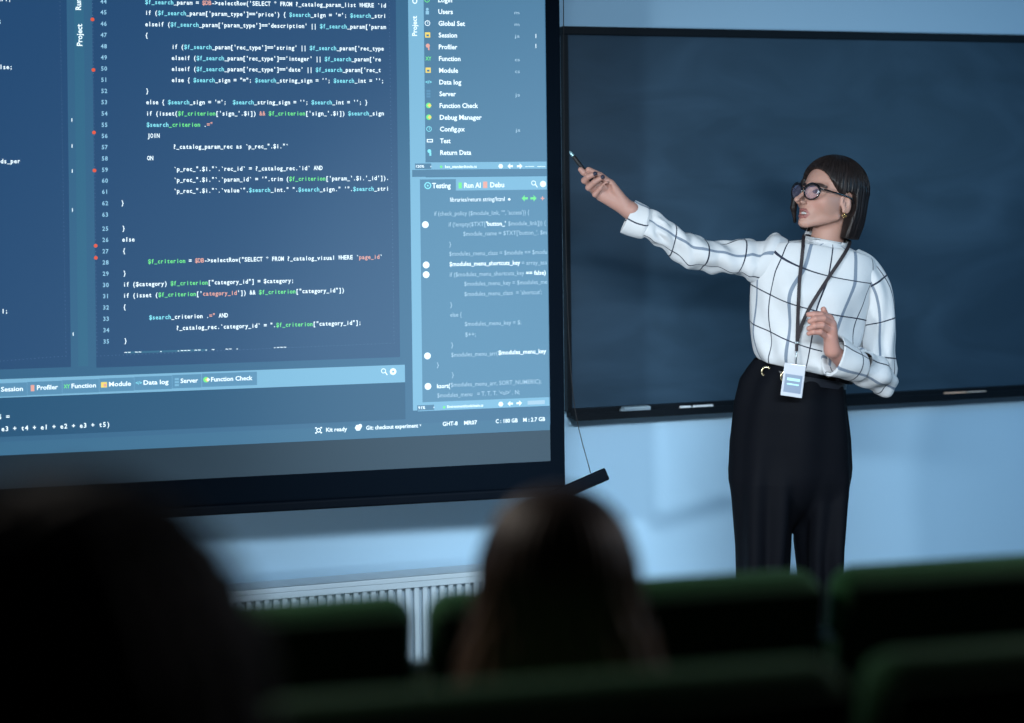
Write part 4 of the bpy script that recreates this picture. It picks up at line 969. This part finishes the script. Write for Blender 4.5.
# ------------------------------------------------------------------ seated listeners, seen from behind
def listener(px, py, d, zfloor, label, hairfn, hairmat, sweater, s=1.0, yaw=0.):
    top = W(px, py, d); x, y = top[0], top[1]; zt = top[2]
    C = np.array([x, y, zt-.142*s]); toH, toW, sc = head_frame(C, math.pi+yaw, math.radians(-2), 0, 1.02*s)
    E = empty('person', (x, y, zfloor), label, 'person')
    ca, sa = math.cos(TH_W), math.sin(TH_W)
    # local frame: r = right, f = towards the front of the room
    rv = uw; fv = -nw; zn = C[2]-.20
    def L(r, f, z): return C*[1, 1, 0]+rv*r+fv*f+np.array([0, 0, z])
    zs = zfloor+.49
    body = lambda P, g=0.: None
    def trunk(P, g):
        d_ = cap(P, L(0, .03, zs+.12), L(0, -.02, zn-.14), .115+g, .12+g); d_ = smin(d_, cap(P, L(-.12, -.02, zn-.06), L(.12, -.02, zn-.06), .062+g), .07); d_ = smin(d_, cap(P, L(-.07, .04, zs+.09), L(.07, .04, zs+.09), .115+g), .05)
        for sgn in (-1, 1):
            d_ = smin(d_, cap(P, L(sgn*.165, -.02, zn-.07), L(sgn*.20, .03, zs+.20), .052+g, .042+g), .03)
            d_ = smin(d_, cap(P, L(sgn*.20, .03, zs+.20), L(sgn*.10, .24, zs+.155), .040+g, .030+g*.6), .01)
        return d_
    def legs(P, g):
        d_ = None
        for sgn in (-1, 1):
            q = smin(cap(P, L(sgn*.08, .05, zs+.075), L(sgn*.09, .44, zs+.065), .082+g, .058+g), cap(P, L(sgn*.09, .44, zs+.06), L(sgn*.09, .44, zfloor+.09), .055+g, .038+g), .02)
            d_ = q if d_ is None else smin(d_, q, .02)
        return d_
    def f_b(P):
        d_ = head_sdf(toH(P))*sc; d_ = smin(d_, cap(P, toW((-1.5, 0, -4)), L(0, -.02, zn-.06), .052, .058), .02)
        d_ = smin(d_, trunk(P, 0), .03); d_ = smin(d_, legs(P, 0), .03)
        for sgn in (-1, 1):
            w0 = L(sgn*.10, .24, zs+.155)
            pl = cap(P, w0, L(sgn*.075, .30, zs+.15), .026, .024)
            for k in range(4): pl = smin(pl, chain(P, [L(sgn*(.05+.018*k), .31, zs+.155), L(sgn*(.048+.018*k), .345, zs+.150), L(sgn*(.046+.018*k), .37-.008*abs(k-2), zs+.138)], [.009, .0085, .007], .002), .004)
            pl = smin(pl, chain(P, [L(sgn*.07, .27, zs+.155), L(sgn*.038, .29, zs+.155), L(sgn*.03, .32, zs+.15)], [.013, .0095, .008], .003), .006)
            d_ = smin(d_, pl, .01)
            d_ = smin(d_, ell(P-L(sgn*.09, .49, zfloor+.035), (0, 0, 0), (.042, .10, .033)), .03)
        return d_
    lo = L(0, 0, zfloor)-[.42, .35, .01]; hi = L(0, 0, zt)+[.42, .72, .02]
    V, Fc = surf(f_b, lo, hi, .0065); mesh('body', V, Fc, SKIN, E, smooth=True, cols=np.tile(SKC, (len(V), 1)))
    V, Fc = surf(lambda P: smax(trunk(P, .014+.002*np.sin(P[..., 2]*60)), P[..., 2]-(zn-.005)+.25*np.abs((P-C)@rv)*0, .01), lo, hi, .009); mesh('sweater', V, Fc, sweater, E, smooth=True)
    V, Fc = surf(lambda P: smax(legs(P, .012), -(P[..., 2]-zfloor-.09), .01), lo, hi, .010); mesh('trousers', V, Fc, mat('dark_denim', (.02, .025, .045, 1), .8, bump=.2, bscale=400), E, smooth=True)
    def fh(P): return hairfn(toH(P))*sc
    V, Fc = surf(fh, C-[.24, .24, .32], C+[.24, .24, .22], .0032)
    Q = toH(V); ang = np.arctan2(Q[:, 1], Q[:, 0]+1); hc = np.clip(.45+.35*np.sin(ang*31+Q[:, 2]*.3)+.2*np.sin(ang*53+1), 0, 1)*np.clip((9-Q[:, 2])/11, .12, 1)  # strand tone, with shade on the crown put into the colour by height
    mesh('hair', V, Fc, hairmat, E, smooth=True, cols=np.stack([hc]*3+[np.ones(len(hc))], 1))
def long_hair(Q):
    f, l, u = Q[..., 0], Q[..., 1], Q[..., 2]
    c = ell(Q, (-1.4, 0, 4.6), (10.4, 9.0, 9.4)); c = smax(c, -ell(Q, (9.5, 0, -.5), (6.0, 6.6, 8.2)), .8); c = smax(c, -(u+1), 1)
    t = np.clip((5-u)/21, 0, 1); b = 8.8+6.2*t**1.25; a = 9.2+1.8*t
    q = np.sqrt(((f+1.8)/a)**2+(l/b)**2); h = (q-1)*8.5; h = smax(h, f-(1.6-.04*(5-u)), 1.); h = smax(h, -15.8+.5*np.sin(l*1.1)+.02*l*l-u, 1.2); h = smax(h, u-5.5, .6)
    nk = cap(Q, (-.5, 0, -4), (-.5, 0, -20), 6.2, 7.5); h = smax(h, -nk, .8)
    d = smin(c, h, 1.2); ang = np.arctan2(l, f+1.8)
    return d+.22*np.sin(ang*19+.35*u+np.sin(u*.35)*1.5)*np.clip((9-u)/8, 0, 1)+.12*np.sin(ang*37-.5*u)
def full_hair(Q):
    f, l, u = Q[..., 0], Q[..., 1], Q[..., 2]
    c = ell(Q, (-1.6, 0, 4.0), (11.2, 9.8, 9.9)); c = smax(c, -ell(Q, (9.5, 0, -.5), (6.0, 6.8, 8.0)), .8); c = smax(c, -(u+1), 1)
    t = np.clip((5-u)/20, 0, 1); b = 10.0+4.2*t; a = 10.4+1.5*t
    q = np.sqrt(((f+2)/a)**2+(l/b)**2); h = (q-1)*9; h = smax(h, f-2.5, 1.); h = smax(h, -17+.03*l*l-u, 1.5); h = smax(h, u-5.5, .6)
    d = smin(c, h, 1.2); return d+.25*np.sin(l*2.3+.4*u)*np.sin(u*1.1+f)+.15*np.sin(np.arctan2(l, f+2)*29+u*.3)
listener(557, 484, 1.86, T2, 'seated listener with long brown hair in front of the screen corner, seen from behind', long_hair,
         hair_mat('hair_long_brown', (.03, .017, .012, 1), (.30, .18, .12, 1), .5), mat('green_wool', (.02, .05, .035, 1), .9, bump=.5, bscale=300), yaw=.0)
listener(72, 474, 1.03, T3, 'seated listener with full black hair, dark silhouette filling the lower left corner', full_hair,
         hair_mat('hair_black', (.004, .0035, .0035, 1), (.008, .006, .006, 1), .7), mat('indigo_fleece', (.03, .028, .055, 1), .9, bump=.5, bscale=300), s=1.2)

# ------------------------------------------------------------------ light
def area(name, loc, tgt, size, power, col, sy=None, spread=None):
    l = bpy.data.lights.new(name, 'AREA'); l.energy = power; l.color = col; l.size = size; l.shape = 'RECTANGLE'; l.size_y = sy or size
    if spread: l.spread = math.radians(spread)
    o = bpy.data.objects.new(name, l); COL.objects.link(o); o.location = loc; o.rotation_euler = (Vector(tgt)-Vector(loc)).to_track_quat('-Z', 'Y').to_euler(); return o
def spot(name, loc, tgt, power, col, ang, blend, r):
    l = bpy.data.lights.new(name, 'SPOT'); l.energy = power; l.color = col; l.spot_size = math.radians(ang); l.spot_blend = blend; l.shadow_soft_size = r
    o = bpy.data.objects.new(name, l); COL.objects.link(o); o.location = loc; o.rotation_euler = (Vector(tgt)-Vector(loc)).to_track_quat('-Z', 'Y').to_euler(); return o
spot('key_spot', (-1.75, 2.30, 1.62), (1.25, 5.2, .80), 260, (.88, .96, 1.0), 54, .8, .10)
area('board_wash', (1.1, 3.5, 2.95), (1.0, 5.6, .6), 2.2, 4, (.50, .78, 1.0), sy=.5)
area('front_bar', (.6, 2.30, 1.94), (.75, 5.2, .25), 1.9, 28, (.76, .90, 1.0), sy=.15, spread=95)
area('blue_side', (3.0, 4.1, 1.9), (1.5, 5.3, .4), .6, 14, (.25, .62, 1.0), sy=.6)
area('added_low_fill', (-.5, 3.5, .12), (-.3, 5.1, .62), 1.6, 3.5, (.80, .92, 1.0), sy=.1)  # unseen lamp added to lift the dark wall under the screen
area('added_fill_left', (-1.05, 2.75, 2.02), (.1, 2.2, .9), .4, 9, (1., .90, .80))  # added lamp out of view, warms hair sides and seat edges from the left
area('added_fill_right', (1.6, 2.85, 1.8), (0.1, 1.9, 1.0), .4, 5, (1., .88, .85))  # added lamp out of view, warms the listener's hair from the right
w_ = bpy.data.worlds.new('World'); SC.world = w_; w_.use_nodes = True
w_.node_tree.nodes['Background'].inputs[0].default_value = (.02, .035, .05, 1); w_.node_tree.nodes['Background'].inputs[1].default_value = .3

# ------------------------------------------------------------------ camera
cd = bpy.data.cameras.new('camera'); cam = bpy.data.objects.new('camera', cd); COL.objects.link(cam)
cd.sensor_fit = 'HORIZONTAL'; cd.sensor_width = 36; cd.lens = F/1024*36
cd.shift_x = (512-HX)/1024; cd.shift_y = -(361.5-HY)/1024
cd.clip_start = .02; cd.clip_end = 50
from mathutils import Matrix
R = Vector((cr, 0, -sr)); U = Vector((sr, 0, cr)); B = Vector((0, -1, 0))
M = Matrix.Identity(4)
for i in range(3): M[i][0] = R[i]; M[i][1] = U[i]; M[i][2] = B[i]; M[i][3] = (0, 0, CAMZ)[i]
cam.matrix_world = M
cd.dof.use_dof = True; cd.dof.focus_distance = 4.80; cd.dof.aperture_fstop = 1.25
SC.camera = cam
SC.view_settings.view_transform = 'Standard'; SC.view_settings.look = 'None'; SC.view_settings.exposure = 0; SC.view_settings.gamma = 1; SC.view_settings.use_curve_mapping = False
SC.cycles.use_denoising = True
SC.cycles.sample_clamp_indirect = 4; SC.cycles.max_bounces = 6
